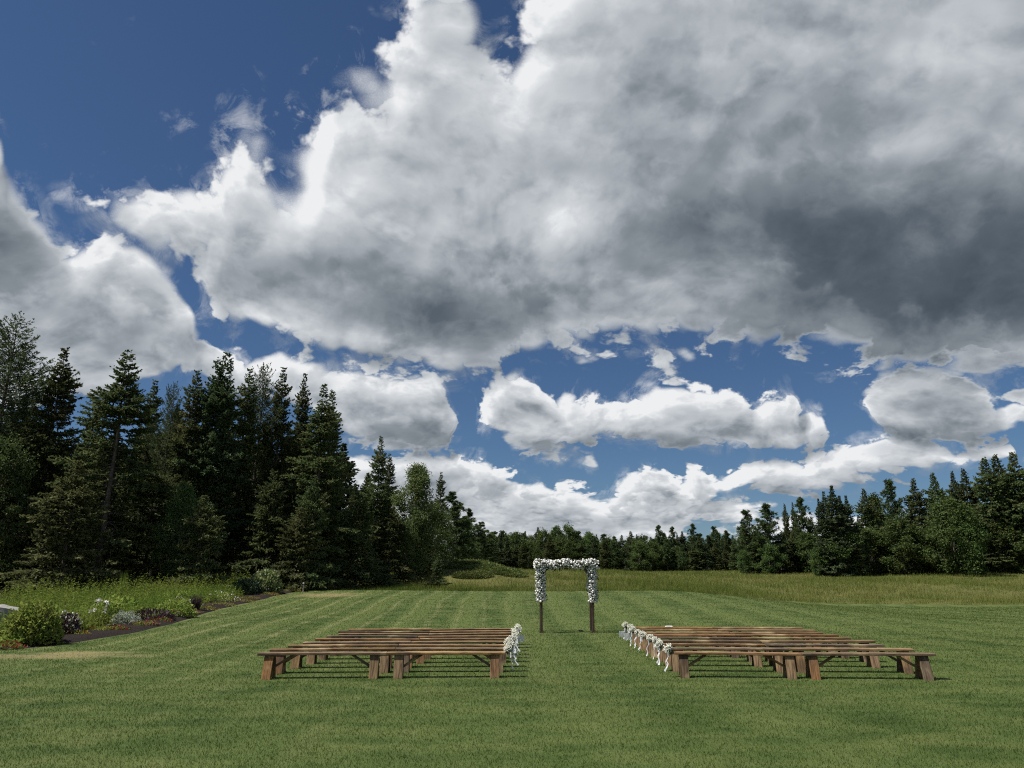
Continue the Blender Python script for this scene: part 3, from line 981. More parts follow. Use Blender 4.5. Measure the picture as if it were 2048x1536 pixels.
def garland(name, spots, n, seed):
    rf.seed(seed)
    bm = bmesh.new()
    G, GF = [], []
    placed = []
    tries = 0
    while len(placed) < n and tries < n * 40:
        tries += 1
        s = spots[rf.randrange(len(spots))]
        a = rf.uniform(0, 6.28)
        if s[3] == 'h':
            c = Vector((s[0] + rf.uniform(-0.06, 0.06), s[1] + math.cos(a) * 0.15 * rf.uniform(0.7, 1.1), s[2] + math.sin(a) * 0.138 * rf.uniform(0.6, 1.2)))
        else:
            c = Vector((s[0] + math.cos(a) * s[4] * rf.uniform(0.75, 1.15), s[1] + math.sin(a) * s[4] * rf.uniform(0.75, 1.1), s[2] + rf.uniform(-0.06, 0.06)))
        r = rf.choice((0.026, 0.032, 0.038, 0.044, 0.05))
        if all((c - p).length > (r + q) * 0.82 for p, q in placed):
            placed.append((c, r))
            rose(bm, c, r)
    for _ in range(int(n * 2.2)):
        s = spots[rf.randrange(len(spots))]
        a = rf.uniform(0, 6.28)
        R0 = (0.14 if s[3] == 'h' else s[4] * 0.95) * rf.uniform(0.35, 1.55)
        c = Vector((s[0] + rf.uniform(-0.05, 0.05), s[1] + math.cos(a) * R0, s[2] + math.sin(a) * R0)) if s[3] == 'h' else Vector((s[0] + math.cos(a) * R0, s[1] + math.sin(a) * R0, s[2] + rf.uniform(-0.05, 0.05)))
        d = Vector((rf.gauss(0, 1), rf.gauss(0, 1), rf.gauss(0, 1))).normalized()
        sd = d.orthogonal().normalized() * rf.uniform(0.012, 0.022)
        L = rf.uniform(0.03, 0.07)
        i = len(G)
        G += [tuple(c - d * L), tuple(c + sd), tuple(c + d * L), tuple(c - sd)]
        GF += [(i, i + 1, i + 2), (i, i + 2, i + 3)]
    bmesh.ops.recalc_face_normals(bm, faces=bm.faces)
    me = bpy.data.meshes.new(name); bm.to_mesh(me); bm.free()
    for p in me.polygons:
        p.use_smooth = True
    me.materials.append(M_PETAL)
    a = put('flower_garland', me, arch, Matrix()); a['kind'] = 'stuff'
    b = put('garland_leaves', mesh_np(name + '_leaves', np.array(G), [np.array(GF)], M_POSYLEAF), arch, Matrix()); b['kind'] = 'stuff'

garland('top_garland', [(-hw - 0.18 + (2 * hw + 0.36) * k / 40, -hd - 0.02, AZ - 0.02 + 0.03 * math.sin(k * 0.4), 'h') for k in range(41)], 360, 1)
garland('left_garland', [(-hw - 0.02 + 0.02 * math.sin(k), -hd, 1.08 + (AZ - 1.15) * k / 24, 'v', 0.148) for k in range(25)], 260, 2)
garland('right_garland', [(hw + 0.03 * math.sin(k * 0.5), -hd, 1.06 + (AZ - 1.12) * k / 24, 'v', 0.142) for k in range(25)], 245, 3)

# ------------------------------------------------------------------ trees
M_SPRUCE = simple_leaf('spruce_needles', (0.064, 0.090, 0.036), (0.120, 0.145, 0.058), 0.38, 0.02, 0.9, (0.160, 0.155, 0.072))
M_FIR = simple_leaf('fir_needles', (0.050, 0.074, 0.036), (0.086, 0.114, 0.052), 0.32, 0.035, 0.9)
M_LARCH = simple_leaf('larch_needles', (0.055, 0.075, 0.034), (0.085, 0.110, 0.045), 0.30, 0.02, 1.0)
M_PINE = simple_leaf('pine_needles', (0.050, 0.080, 0.032), (0.090, 0.126, 0.046), 0.28, 0.03, 0.8)
M_BROAD = simple_leaf('broad_leaves', (0.050, 0.082, 0.024), (0.095, 0.132, 0.040), 0.34, 0.05, 0.8)
M_BIRCH = simple_leaf('birch_leaves', (0.066, 0.094, 0.028), (0.120, 0.138, 0.047), 0.32, 0.05, 0.8)
M_WEED = simple_leaf('weed_leaves', (0.105, 0.172, 0.030), (0.195, 0.262, 0.050), 0.40, 0.02, 0.9, (0.25, 0.27, 0.07))
M_SHRUB = simple_leaf('shrub_leaves', (0.125, 0.185, 0.034), (0.25, 0.295, 0.066), 0.38, 0.03, 3.0)
M_LIME = simple_leaf('lime_leaves', (0.16, 0.225, 0.045), (0.29, 0.335, 0.09), 0.4, 0.02, 3.0)
M_PALE = simple_leaf('pale_shrub_leaves', (0.13, 0.18, 0.06), (0.26, 0.29, 0.13), 0.30, 0.05, 3.0)
M_JUN = simple_leaf('juniper_needles', (0.085, 0.125, 0.036), (0.150, 0.180, 0.060), 0.3, 0.02, 1.2)
M_SPRUCE_LIT = simple_leaf('sunlit_needles', (0.085, 0.105, 0.042), (0.150, 0.160, 0.070), 0.3, 0.02, 0.9)  # spruce needles coloured brighter, sunlight on the front boughs put into the colour
M_DKLEAF = simple_leaf('dark_leaves', (0.022, 0.038, 0.022), (0.045, 0.065, 0.034), 0.2, 0.06, 3.0)
M_PURPLE = simple_leaf('purple_leaves', (0.030, 0.016, 0.024), (0.062, 0.036, 0.045), 0.2, 0.06, 4.0)
M_SILVER = simple_leaf('silver_leaves', (0.22, 0.26, 0.21), (0.42, 0.45, 0.38), 0.2, 0.03, 6.0)
M_RED = simple_leaf('red_petals', (0.22, 0.016, 0.022), (0.36, 0.035, 0.04), 0.25, 0.03, 6.0)
M_PINK = simple_leaf('pink_petals', (0.28, 0.035, 0.10), (0.42, 0.085, 0.18), 0.25, 0.03, 6.0)
M_RUST = simple_leaf('rust_petals', (0.16, 0.050, 0.036), (0.26, 0.09, 0.06), 0.25, 0.03, 6.0)
M_ORANGE = simple_leaf('orange_petals', (0.20, 0.09, 0.02), (0.28, 0.14, 0.03), 0.25, 0.03, 6.0)
M_BROADF = simple_leaf('far_leaves', (0.052, 0.084, 0.026), (0.092, 0.130, 0.040), 0.34, 0.02, 0.8)
M_LILY = simple_leaf('white_bloom', (0.66, 0.66, 0.58), (0.84, 0.83, 0.76), 0.2, 0.03, 6.0)
M_BARK = make_bark('conifer_bark', (0.055, 0.046, 0.040), (0.150, 0.130, 0.112))
M_BARKP = make_bark('grey_bark', (0.13, 0.12, 0.11), (0.33, 0.31, 0.28))
M_DEAD = make_bark('dead_twigs', (0.10, 0.088, 0.076), (0.22, 0.20, 0.175))

def unit(v):
    return v / np.maximum(np.linalg.norm(v, axis=-1, keepdims=True), 1e-9)

def diamonds(o, d, l, w, g, spread=1.0, peak=0.45):
    """leaf-shaped slips: origin, direction, length, width"""
    n = len(o)
    r = g.normal(size=(n, 3))
    r[:, 2] += spread
    s = unit(np.cross(d, r)) * (w * 0.5)[:, None]
    tip = o + d * l[:, None]
    mid = o + d * (l * peak)[:, None]
    V = np.stack([o, mid + s, tip, mid - s], 1).reshape(-1, 3)
    i = np.arange(n) * 4
    return V, np.stack([i, i + 1, i + 2, i + 3], 1)

def conifer_data(seed, H, Rm, base=0.06, whorl=0.30, per=7, droop=0.30, twig=13.0, slim=0.9, airy=0.0, wid=0.095, sub=3, tlen=1.0, top_up=0.6, leaders=1, gaps=0.12, face=False):
    g = np.random.default_rng(seed)
    O, Dv, Ln, Wd = [], [], [], []
    limbs = []
    lx = [(0.0, 0.0, 1.0)] if leaders == 1 else [(-0.25, 0.1, 1.0), (0.30, -0.05, 0.965)]
    for (ox, oy, hs) in lx:
        Hh = H * hs
        h = H * base
        while h < Hh * 0.99:
            t = h / Hh
            prof = (1 - t) ** slim * min(1.0, 0.55 + 4.0 * (t - base)) * min(1.0, (1 - t) / 0.22) ** 0.6
            lob = 0.86 + 0.22 * math.sin(h * 1.7 + seed)
            npb = per if t < 0.9 else max(3, per - 2)
            a0 = g.uniform(0, 6.28)
            for k in range(npb):
                if g.random() < gaps:
                    continue
                a = a0 + k * 6.283 / npb + g.normal(0, 0.25)
                if face and t < 0.66 and abs(((a + math.pi / 2 + math.pi) % (2 * math.pi)) - math.pi) < 0.95 and g.random() < 0.85:
                    continue
                L = max(0.12, (Rm * 1.38 * prof * lob + 0.16) * g.uniform(0.66, 1.18))
                e = top_up * t ** 1.5 + g.normal(0, 0.09) - 0.12 * (1 - t)
                up = 0.30 * L
                f = min(1, max(0, (h / H - 0.55) / 0.4)) if leaders > 1 else 0
                bx, by = ox * f, oy * f
                limbs.append((bx, by, h + g.normal(0, 0.05), a, L, e, up))
            h += whorl * (0.55 + 0.75 * (1 - t)) * g.uniform(0.75, 1.25)
    for (bx, by, h, a, L, e, up) in limbs:
        n = max(4, int(L * twig))
        s = np.sort(g.uniform(0.10 + 0.1 * (L > 1.5), 1.0, n))
        ca, sa = math.cos(a), math.sin(a)
        sag = droop * L
        x = L * s
        z = math.tan(e) * x - sag * s ** 2 + up * s ** 3 * 0.8
        P = np.stack([bx + ca * x, by + sa * x, h + z], 1)
        dz = math.tan(e) - 2 * sag / L * s + 2.4 * up / L * s ** 2
        T = unit(np.stack([np.full(n, ca), np.full(n, sa), dz], 1))
        side = np.array([-sa, ca, 0.0])
        sg = np.where(np.arange(n) % 2 == 0, 1.0, -1.0)
        ang = g.uniform(0.6, 1.15, n) * (1 - 0.55 * s)
        d = T * np.cos(ang)[:, None] + side[None, :] * (sg * np.sin(ang))[:, None]
        d[:, 2] += g.normal(-0.12, 0.16, n)
        d = unit(d)
        l = np.clip(0.40 * L * (1.12 - s) + 0.06, 0.07, 0.62) * g.uniform(0.7, 1.25, n) * tlen
        w = np.full(n, wid) * g.uniform(0.8, 1.3, n)
        O.append(P); Dv.append(d); Ln.append(l); Wd.append(w)
        # slips along the limb itself
        O.append(P); Dv.append(T); Ln.append(np.full(n, min(0.16, 0.5 * L))); Wd.append(w * 0.9)
        for q in range(sub):
            fr = g.uniform(0.2, 0.95, n)
            o2 = P + d * (l * fr)[:, None]
            d2 = unit(d + g.normal(0, 0.62, (n, 3)) + np.array([0, 0, -0.10 + airy]))
            O.append(o2); Dv.append(d2); Ln.append(l * g.uniform(0.25, 0.5, n) + 0.04); Wd.append(w * 0.85)
    O = np.concatenate(O); Dv = np.concatenate(Dv); Ln = np.concatenate(Ln); Wd = np.concatenate(Wd)
    V, F = diamonds(O, Dv, Ln, Wd, g)
    return V, F, limbs, g

def tube_np(V, F, pts, rad, sides):
    """append a tube to python lists of arrays"""
    pts = np.asarray(pts, float)
    n = len(pts)
    d = unit(np.gradient(pts, axis=0))
    a = unit(np.cross(d, np.array([0.33, 0.94, 0.07])))
    b = np.cross(d, a)
    th = np.arange(sides) * 2 * np.pi / sides
    ring = pts[:, None, :] + (a[:, None, :] * np.cos(th)[None, :, None] + b[:, None, :] * np.sin(th)[None, :, None]) * np.asarray(rad)[:, None, None]
    base = sum(len(v) for v in V)
    V.append(ring.reshape(-1, 3))
    i = (np.arange(n - 1)[:, None] * sides + np.arange(sides)[None, :])
    j = (np.arange(n - 1)[:, None] * sides + (np.arange(sides)[None, :] + 1) % sides)
    F.append((np.stack([i, j, j + sides, i + sides], 2).reshape(-1, 4)) + base)

def conifer(name, seed, H, Rm, mat, bark, limb_r=0.012, detail_limbs=True, **kw):
    V, F, limbs, g = conifer_data(seed, H, Rm, **kw)
    crown = mesh_np(name + '_crown', V, [F], mat)
    TV, TF = [], []
    r0 = 0.011 * H + 0.03
    zz = np.linspace(-0.15, H * 0.985, 9)
    bend = 0.05 * np.sin(zz * 0.6 + seed)
    tube_np(TV, TF, np.stack([bend * zz / H, 0.6 * bend * zz / H, zz], 1), r0 * (1 - zz / H * 0.97) * np.where(zz < 0.2, 1.25, 1.0), 8)
    if detail_limbs:
        for (bx, by, h, a, L, e, up) in limbs:
            if L < 0.5:
                continue
            s = np.linspace(0, 0.92, 4)
            x = L * s
            z = math.tan(e) * x - kw.get('droop', 0.3) * L * s ** 2 + up * s ** 3 * 0.8
            tube_np(TV, TF, np.stack([bx + math.cos(a) * x, by + math.sin(a) * x, h + z], 1), (0.010 + 0.008 * L) * (1 - s * 0.9), 3)
    trunk = mesh_np(name + '_trunk', np.concatenate(TV), [np.concatenate(TF)], bark, smooth=True)
    return {'H': H, 'R': Rm, 'trunk': trunk, 'crown': crown}

def broad_data(seed, H, Rm, base, nleaf, leaf, clumps, flat=0.85, taper=0.0, hang=0.0):
    """broadleaf crown: limbs to clumps, leaves gathered round them"""
    g = np.random.default_rng(seed)
    TV, TF = [], []
    zt = np.linspace(-0.15, H * 0.8, 7)
    bx = 0.12 * np.sin(zt * 0.9 + seed); by = 0.10 * np.sin(zt * 0.7 + seed * 2)
    r0 = 0.012 * H + 0.035
    tube_np(TV, TF, np.stack([bx, by, zt], 1), r0 * (1 - zt / H * 0.98), 7)
    cs = []
    for k in range(clumps):
        u = g.uniform(0, 1)
        zf = base + (1 - base) * (k + 0.5) / clumps
        prof = math.sin(math.pi * min(1, max(0.04, (zf - base) / (1 - base) * 0.93 + 0.07))) ** 0.55
        prof *= 1 - taper * zf
        a = k * 2.39996 + g.normal(0, 0.5)
        rr = Rm * prof * (0.25 + 0.85 * math.sqrt(u) * (0.75 + 0.35 * math.sin(3 * a + zf * 9 + seed)))
        c = np.array([math.cos(a) * rr, math.sin(a) * rr, zf * H * 0.95])
        cs.append((c, Rm * g.uniform(0.12, 0.40)))
        h0 = max(base * H * 0.6, c[2] - rr * g.uniform(0.5, 1.1))
        s = np.linspace(0, 1, 5)[:, None]
        p0 = np.array([0, 0, min(h0, H * 0.78)])
        pts = p0 + (c - p0) * s + np.array([0, 0, 1]) * (0.12 * rr * np.sin(s * np.pi))
        tube_np(TV, TF, pts, (0.012 + 0.012 * rr) * (1 - s[:, 0] * 0.85), 4)
    ctr = np.array([c for c, r in cs]); rad = np.array([r for c, r in cs])
    idx = g.integers(0, len(cs), nleaf)
    v = unit(g.normal(size=(nleaf, 3))) * (g.uniform(0.25, 1, nleaf) ** 0.5)[:, None]
    v[:, 2] *= flat
    p = ctr[idx] + v * rad[idx][:, None] * g.uniform(0.7, 1.5, nleaf)[:, None]
    d = unit(g.normal(size=(nleaf, 3)) + v * 0.8 + np.array([0, 0, -0.25 - hang]))
    V, F = diamonds(p, d, leaf * g.uniform(0.6, 1.3, nleaf), leaf * g.uniform(0.45, 0.8, nleaf), g, 0.6, 0.5)
    return V, F, TV, TF

def broad(name, seed, H, Rm, mat, bark, base=0.25, nleaf=9000, leaf=0.14, clumps=46, **kw):
    V, F, TV, TF = broad_data(seed, H, Rm, base, nleaf, leaf, clumps, **kw)
    return {'H': H, 'R': Rm, 'crown': mesh_np(name + '_crown', V, [F], mat), 'trunk': mesh_np(name + '_trunk', np.concatenate(TV), [np.concatenate(TF)], bark, smooth=True)}

def pine_data(seed, H, Rm, base=0.15, layers=20, n=9000, leaf=0.2):
    """white pine: open tiers of up-swept plumes"""
    g = np.random.default_rng(seed)
    TV, TF = [], []
    zt = np.linspace(-0.15, H * 0.97, 7)
    tube_np(TV, TF, np.stack([0.06 * np.sin(zt + seed), 0.05 * np.sin(zt * 0.8), zt], 1), (0.012 * H + 0.03) * (1 - zt / H * 0.97), 7)
    C, Rr = [], []
    for k in range(layers):
        zf0 = base + (1 - base) * (k + 0.5) / layers
        zf = zf0
        prof = (1 - zf) ** 0.8 * min(1, 0.5 + 2.2 * (zf - base))
        for q in range(int(g.integers(4, 7))):
            a = g.uniform(0, 6.28)
            zf = min(0.985, zf0 + g.uniform(-0.9, 0.9) / layers)
            L = Rm * prof * g.uniform(0.55, 1.15) + 0.15
            for s in np.linspace(0.35, 1.0, max(2, int(L * 2.2))):
                C.append((math.cos(a + 0.1 * (s - 0.5)) * L * s, math.sin(a + 0.1 * (s - 0.5)) * L * s, zf * H + 0.22 * L * s ** 2 + g.normal(0, 0.08)))
                Rr.append(0.10 + 0.20 * L * (1.1 - 0.5 * s))
            ss = np.linspace(0, 1, 4)
            tube_np(TV, TF, np.stack([math.cos(a) * L * ss, math.sin(a) * L * ss, zf * H + 0.22 * L * ss ** 2], 1), (0.012 + 0.010 * L) * (1 - 0.85 * ss), 3)
    C = np.array(C); Rr = np.array(Rr)
    idx = g.integers(0, len(C), n)
    v = unit(g.normal(size=(n, 3))); v[:, 2] *= 0.8
    p = C[idx] + v * Rr[idx][:, None] * g.uniform(0.1, 0.9, n)[:, None]
    out = C[idx] * np.array([1, 1, 0])
    d = unit(g.normal(size=(n, 3)) * 0.7 + unit(out + 1e-3) * 0.7 + np.array([0, 0, 0.55]))
    V, F = diamonds(p, d, leaf * g.uniform(0.7, 1.3, n), leaf * g.uniform(0.16, 0.30, n), g, 0.6, 0.5)
    return V, F, TV, TF

def pine(name, seed, H, Rm, mat, bark, **kw):
    V, F, TV, TF = pine_data(seed, H, Rm, **kw)
    return {'H': H, 'R': Rm, 'crown': mesh_np(name + '_crown', V, [F], mat), 'trunk': mesh_np(name + '_trunk', np.concatenate(TV), [np.concatenate(TF)], bark, smooth=True)}

# the kinds: near ones fine, far ones with fewer, larger slips
K = {}
K['spruce_a'] = conifer('spruce_a', 11, 15.0, 2.7, M_SPRUCE, M_BARK, base=0.10, whorl=0.27, twig=15, droop=0.34, sub=4)
K['spruce_b'] = conifer('spruce_b', 12, 15.0, 2.5, M_SPRUCE, M_BARK, base=0.03, whorl=0.28, twig=15, droop=0.30, sub=4, slim=0.8)
K['spruce_c'] = conifer('spruce_c', 13, 15.0, 3.0, M_SPRUCE, M_BARK, base=0.02, whorl=0.29, twig=15, droop=0.40, sub=4, slim=0.95, gaps=0.12)
K['fir'] = conifer('fir', 14, 15.0, 1.9, M_FIR, M_BARK, base=0.10, whorl=0.32, twig=14, droop=0.18, sub=4, slim=0.62, leaders=2)
K['bare_spruce'] = conifer('bare_spruce', 15, 15.0, 2.5, M_SPRUCE, M_BARK, base=0.16, face=True, whorl=0.29, twig=15, droop=0.36, sub=4, slim=0.60, gaps=0.15)
K['larch'] = conifer('larch', 16, 15.0, 3.0, M_LARCH, M_BARK, base=0.12, whorl=0.36, twig=12, droop=0.10, sub=4, slim=0.55, airy=-0.25, wid=0.05, tlen=1.15, top_up=0.9, gaps=0.2)
K['thin_spruce'] = conifer('thin_spruce', 17, 15.0, 1.7, M_SPRUCE, M_BARK, base=0.12, whorl=0.30, twig=15, droop=0.22, sub=4, slim=0.62, gaps=0.15)
K['low_spruce'] = conifer('low_spruce', 18, 7.0, 2.2, M_SPRUCE, M_BARK, base=0.02, whorl=0.30, twig=15, droop=0.30, sub=4, slim=0.9)
K['sunlit_spruce'] = conifer('sunlit_spruce', 19, 7.0, 2.2, M_SPRUCE_LIT, M_BARK, base=0.02, whorl=0.27, twig=15, droop=0.34, sub=4, slim=0.8)
K['broad'] = broad('broad', 21, 8.0, 2.4, M_BROAD, M_BARK, base=0.08, nleaf=18000, leaf=0.15, clumps=60)
K['birch'] = broad('birch', 22, 12.0, 2.4, M_BIRCH, M_BARKP, base=0.10, nleaf=34000, leaf=0.16, clumps=110, taper=0.35, hang=0.6)
K['pine'] = pine('pine', 23, 11.0, 3.0, M_PINE, M_BARK, n=22000, leaf=0.26)
FARKW = dict(twig=8.0, sub=3, wid=0.20, tlen=1.25, detail_limbs=False)
K['far_spruce_a'] = conifer('far_spruce_a', 31, 15.0, 2.5, M_FIR, M_BARK, base=0.02, whorl=0.30, droop=0.28, slim=0.8, **FARKW)
K['far_spruce_b'] = conifer('far_spruce_b', 32, 15.0, 2.1, M_SPRUCE, M_BARK, base=0.03, whorl=0.30, droop=0.22, slim=0.7, **FARKW)
K['far_spruce_c'] = conifer('far_spruce_c', 33, 15.0, 3.0, M_SPRUCE, M_BARK, base=0.02, whorl=0.30, droop=0.32, slim=0.62, **FARKW)
K['far_pine'] = pine('far_pine', 34, 11.0, 3.2, M_PINE, M_BARK, n=9000, leaf=0.45, layers=20)
K['far_broad'] = broad('far_broad', 35, 9.0, 3.0, M_BROADF, M_BARK, base=0.05, nleaf=9000, leaf=0.28, clumps=44)
K['far_broad_b'] = broad('far_broad_b', 36, 9.0, 2.6, M_BROADF, M_BARKP, base=0.03, nleaf=9000, leaf=0.26, clumps=40, taper=0.3)

rt = random.Random(99)
def tree(kind, name, label, x, y, Htot, wide=1.0, group=None, rz=None, sink=0.08):
    k = K[kind]
    s = Htot / k['H']
    t = thing(name, label, 'tree', (x, y, hz(x, y) - sink), rt.uniform(0, 6.28) if rz is None else rz, group, (s * wide, s * wide, s))
    tl = 0.0 if kind == 'bare_spruce' else 0.015
    t.rotation_euler = (rt.uniform(-tl, tl), rt.uniform(-tl, tl), t.rotation_euler[2])
    obj('trunk', k['trunk'], t)
    obj('crown', k['crown'], t)
    return t

def tree_px(kind, name, label, px, py, D, wide=1.0, group=None, **kw):
    """top of the tree seen at (px, py), standing D metres away"""
    x, y, z = at(px, py, D)
    return tree(kind, name, label, x, y, z - hz(x, y), wide, group, **kw)

G_L = 'tall trees of the left wood'
LEFT = [
    ('larch', 'larch_tree', 'feathery open larch towering at the left edge of the wood', 40, 634, 54, 1.15),
    ('spruce_b', 'spruce_tree', 'broad pointed spruce between the larch and the bare-trunked spruce', 131, 690, 54, 1.05),
    ('bare_spruce', 'spruce_tree', 'tall spruce with a long bare grey trunk behind the flower bed', 258, 696, 44, 1.12),
    ('thin_spruce', 'spruce_tree', 'narrow spruce spire just right of the bare-trunked spruce', 311, 757, 58, 0.95),
    ('larch', 'larch_tree', 'thin olive larch tip between two dark spruce spires', 348, 766, 53, 0.6),
    ('thin_spruce', 'spruce_tree', 'dark narrow spruce left of the twin-topped fir', 395, 737, 52, 1.0),
    ('fir', 'fir_tree', 'dense dark fir with twin tops, tallest in the middle of the left wood', 446, 701, 53, 1.05),
    ('thin_spruce', 'spruce_tree', 'slim spruce just right of the twin-topped fir', 497, 735, 55, 0.95),
    ('larch', 'larch_tree', 'airy larch with sky showing through its top', 530, 728, 57, 0.75),
    ('thin_spruce', 'spruce_tree', 'thin see-through spruce between the airy larch and the big spruce', 567, 734, 57, 0.85),
    ('spruce_a', 'spruce_tree', 'ragged spruce standing behind the big full spruce', 605, 744, 60, 0.72),
    ('spruce_c', 'spruce_tree', 'big full dark spruce spreading at the right shoulder of the left wood', 648, 764, 55, 1.12),
    ('spruce_b', 'spruce_tree', 'spruce close behind the big full spruce, leaning tip', 668, 775, 60, 0.9),
    ('spruce_b', 'spruce_tree', 'dark pointed spruce standing left of the pale birch', 759, 868, 66, 0.85),
    ('thin_spruce', 'spruce_tree', 'small dark spruce tip peeping out left of the birch', 784, 905, 72, 1.0),
    ('birch', 'birch_tree', 'pale yellow-green drooping birch at the end of the left wood', 832, 922, 64, 1.1),
    ('thin_spruce', 'spruce_tree', 'slender lone spruce spire just right of the birch', 880, 942, 86, 0.95),
    ('pine', 'pine_tree', 'bushy green pine below the lone spruce spire', 908, 985, 78, 1.5),
    ('pine', 'pine_tree', 'rounded pine stepping down towards the far treeline', 936, 1018, 86, 1.5),
    ('pine', 'pine_tree', 'lowest pine at the end of the left wood', 962, 1044, 98, 1.6),
    ('broad', 'leafy_tree', 'rounded leafy tree filling the gap below the lone spruce spire', 868, 1000, 72, 1.0),
    ('broad', 'leafy_tree', 'rounded leafy tree between the bushy pine and the far treeline', 922, 1036, 82, 1.15),
    # lower growth along the edge of the wood
    ('broad', 'leafy_tree', 'light green leafy tree low at the left edge behind the boulder', 8, 870, 49, 0.85),
    ('sunlit_spruce', 'spruce_tree', 'sunlit-toned spruce with boughs to the ground left of the bare trunk', 160, 915, 41, 1.1),
    ('spruce_c', 'spruce_tree', 'wide spruce skirt in front of the larch', 72, 800, 52, 0.9),
    ('low_spruce', 'spruce_tree', 'middle-sized spruce in shade right of the bare trunk', 318, 920, 47, 1.0),
    ('broad', 'leafy_tree', 'olive leafy sapling between the bare trunk and the fir', 372, 960, 46, 0.7),
    ('sunlit_spruce', 'spruce_tree', 'small sunlit-toned spruce at the foot of the twin-topped fir', 412, 985, 44.5, 0.95),
    ('low_spruce', 'spruce_tree', 'mid-height spruce right of the fir trunk', 548, 935, 52, 0.85),
    ('sunlit_spruce', 'spruce_tree', 'low sunlit-toned spruce behind the pale hydrangea bush', 600, 1010, 51, 1.0),
    ('low_spruce', 'spruce_tree', 'young spruce against the skirt of the big spruce', 628, 950, 52, 0.8),
    ('low_spruce', 'spruce_tree', 'shaded spruce where the wood meets the lawn corner', 722, 985, 57, 1.0),
    ('low_spruce', 'spruce_tree', 'dark spruce at the foot of the birch', 782, 1010, 61, 1.1),
    ('broad', 'leafy_tree', 'bright leafy bush-like tree under the birch', 812, 1040, 62, 0.9),
    ('low_spruce', 'spruce_tree', 'low dark spruce right of the birch foot', 852, 1062, 66, 1.1),
    ('spruce_a', 'spruce_tree', 'tall spruce beyond the left edge of the picture', -110, 650, 60, 1.0),
]
for (k, nm, lab, px, py, D, w) in LEFT:
    tree_px(k, nm, lab, px, py, D, w, G_L, rz=0.25 if k == 'bare_spruce' else None)
# deep wood behind
for i in range(84):
    px = -180 + (i % 42) * 25 + rt.uniform(-14, 14)
    f = (px + 180) / 1060.0
    D = 60 + 30 * max(0, f) ** 1.3 + rt.uniform(0, 6) + 7 * (i // 42)
    sky = np.interp(px, [-200, 0, 120, 260, 450, 600, 680, 760, 850, 900], [760, 780, 830, 820, 830, 850, 880, 950, 1000, 1030])
    tree_px(rt.choice(['far_spruce_a', 'far_spruce_b', 'far_spruce_a', 'far_spruce_c']), 'spruce_tree', 'dark spruce deep in the shade of the left wood behind its front trees', px, sky + rt.uniform(-10, 70) + 60 * (1 - i // 42), D, rt.uniform(1.0, 1.4), 'spruces deep in the left wood')

# dead boughs on the bare-trunked spruce
def dead_boughs():
    x, y, z = at(258, 696, 44)
    g = random.Random(3)
    TV, TF = [], []
    for k in range(34):
        h = g.uniform(1.1, 5.6)
        a = g.uniform(0, 6.28)
        L = g.uniform(0.7, 1.9)
        s = np.linspace(0, 1, 6)
        p = np.stack([np.cos(a + 0.25 * s) * L * s, np.sin(a + 0.25 * s) * L * s, h + 0.10 * L * s - g.uniform(0.25, 0.75) * L * s ** 2], 1)
        tube_np(TV, TF, p, 0.016 * (1 - s * 0.8), 4)
        for q in range(9):
            i = g.randrange(1, 6)
            d = np.array([g.gauss(0, 1), g.gauss(0, 1), g.gauss(-0.7, 0.5)]); d = d / np.linalg.norm(d)
            l = g.uniform(0.15, 0.45)
            tube_np(TV, TF, np.stack([p[i] + d * l * t for t in (0, 0.5, 1)]), [0.007, 0.005, 0.002], 3)
    return mesh_np('dead_boughs', np.concatenate(TV), [np.concatenate(TF)], M_DEAD)
for o in bpy.data.objects:
    if o.get('label', '').startswith('tall spruce with a long bare'):
        bare = o
db = obj('dead_boughs', dead_boughs(), [c for c in bare.children if c.name.startswith('trunk')][0], label='grey leafless lower boughs hanging from the trunk')
db.scale = (1 / bare.scale[0], 1 / bare.scale[1], 1 / bare.scale[2])

# right-hand treeline
RIGHT = [
    ('far_pine', 'pine_tree', 1492, 1022, 118, 1.0), ('far_pine', 'pine_tree', 1530, 1010, 116, 1.15), ('far_spruce_b', 'spruce_tree', 1568, 1006, 122, 0.7), ('far_spruce_b', 'spruce_tree', 1585, 1003, 122, 0.6), ('far_pine', 'pine_tree', 1602, 998, 120, 0.85),
    ('far_spruce_a', 'spruce_tree', 1638, 996, 104, 0.75), ('far_spruce_a', 'spruce_tree', 1648, 982, 104, 0.9), ('far_spruce_a', 'spruce_tree', 1661, 970, 103, 1.15), ('far_spruce_a', 'spruce_tree', 1680, 990, 104, 1.0), ('far_spruce_a', 'spruce_tree', 1692, 990, 105, 0.95),
    ('far_spruce_c', 'spruce_tree', 1727, 976, 112, 0.8), ('far_broad_b', 'leafy_tree', 1745, 985, 116, 0.7), ('far_pine', 'pine_tree', 1778, 962, 112, 0.8), ('far_spruce_c', 'spruce_tree', 1824, 955, 112, 0.8), ('far_spruce_c', 'spruce_tree', 1866, 944, 110, 0.85),
    ('far_spruce_b', 'spruce_tree', 1903, 941, 112, 0.8), ('far_spruce_c', 'spruce_tree', 1924, 936, 111, 0.8), ('far_broad', 'leafy_tree', 1893, 990, 100, 0.95), ('far_broad_b', 'leafy_tree', 1925, 1010, 99, 0.95), ('far_spruce_c', 'spruce_tree', 1965, 913, 108, 0.95), ('far_spruce_c', 'spruce_tree', 1992, 908, 110, 0.95),
    ('far_spruce_c', 'spruce_tree', 2020, 903, 107, 1.0), ('far_spruce_c', 'spruce_tree', 2058, 925, 106, 1.0), ('far_spruce_a', 'spruce_tree', 2110, 915, 104, 1.0), ('far_spruce_c', 'spruce_tree', 2180, 900, 102, 1.0), ('far_spruce_b', 'spruce_tree', 2260, 905, 100, 1.0),
]
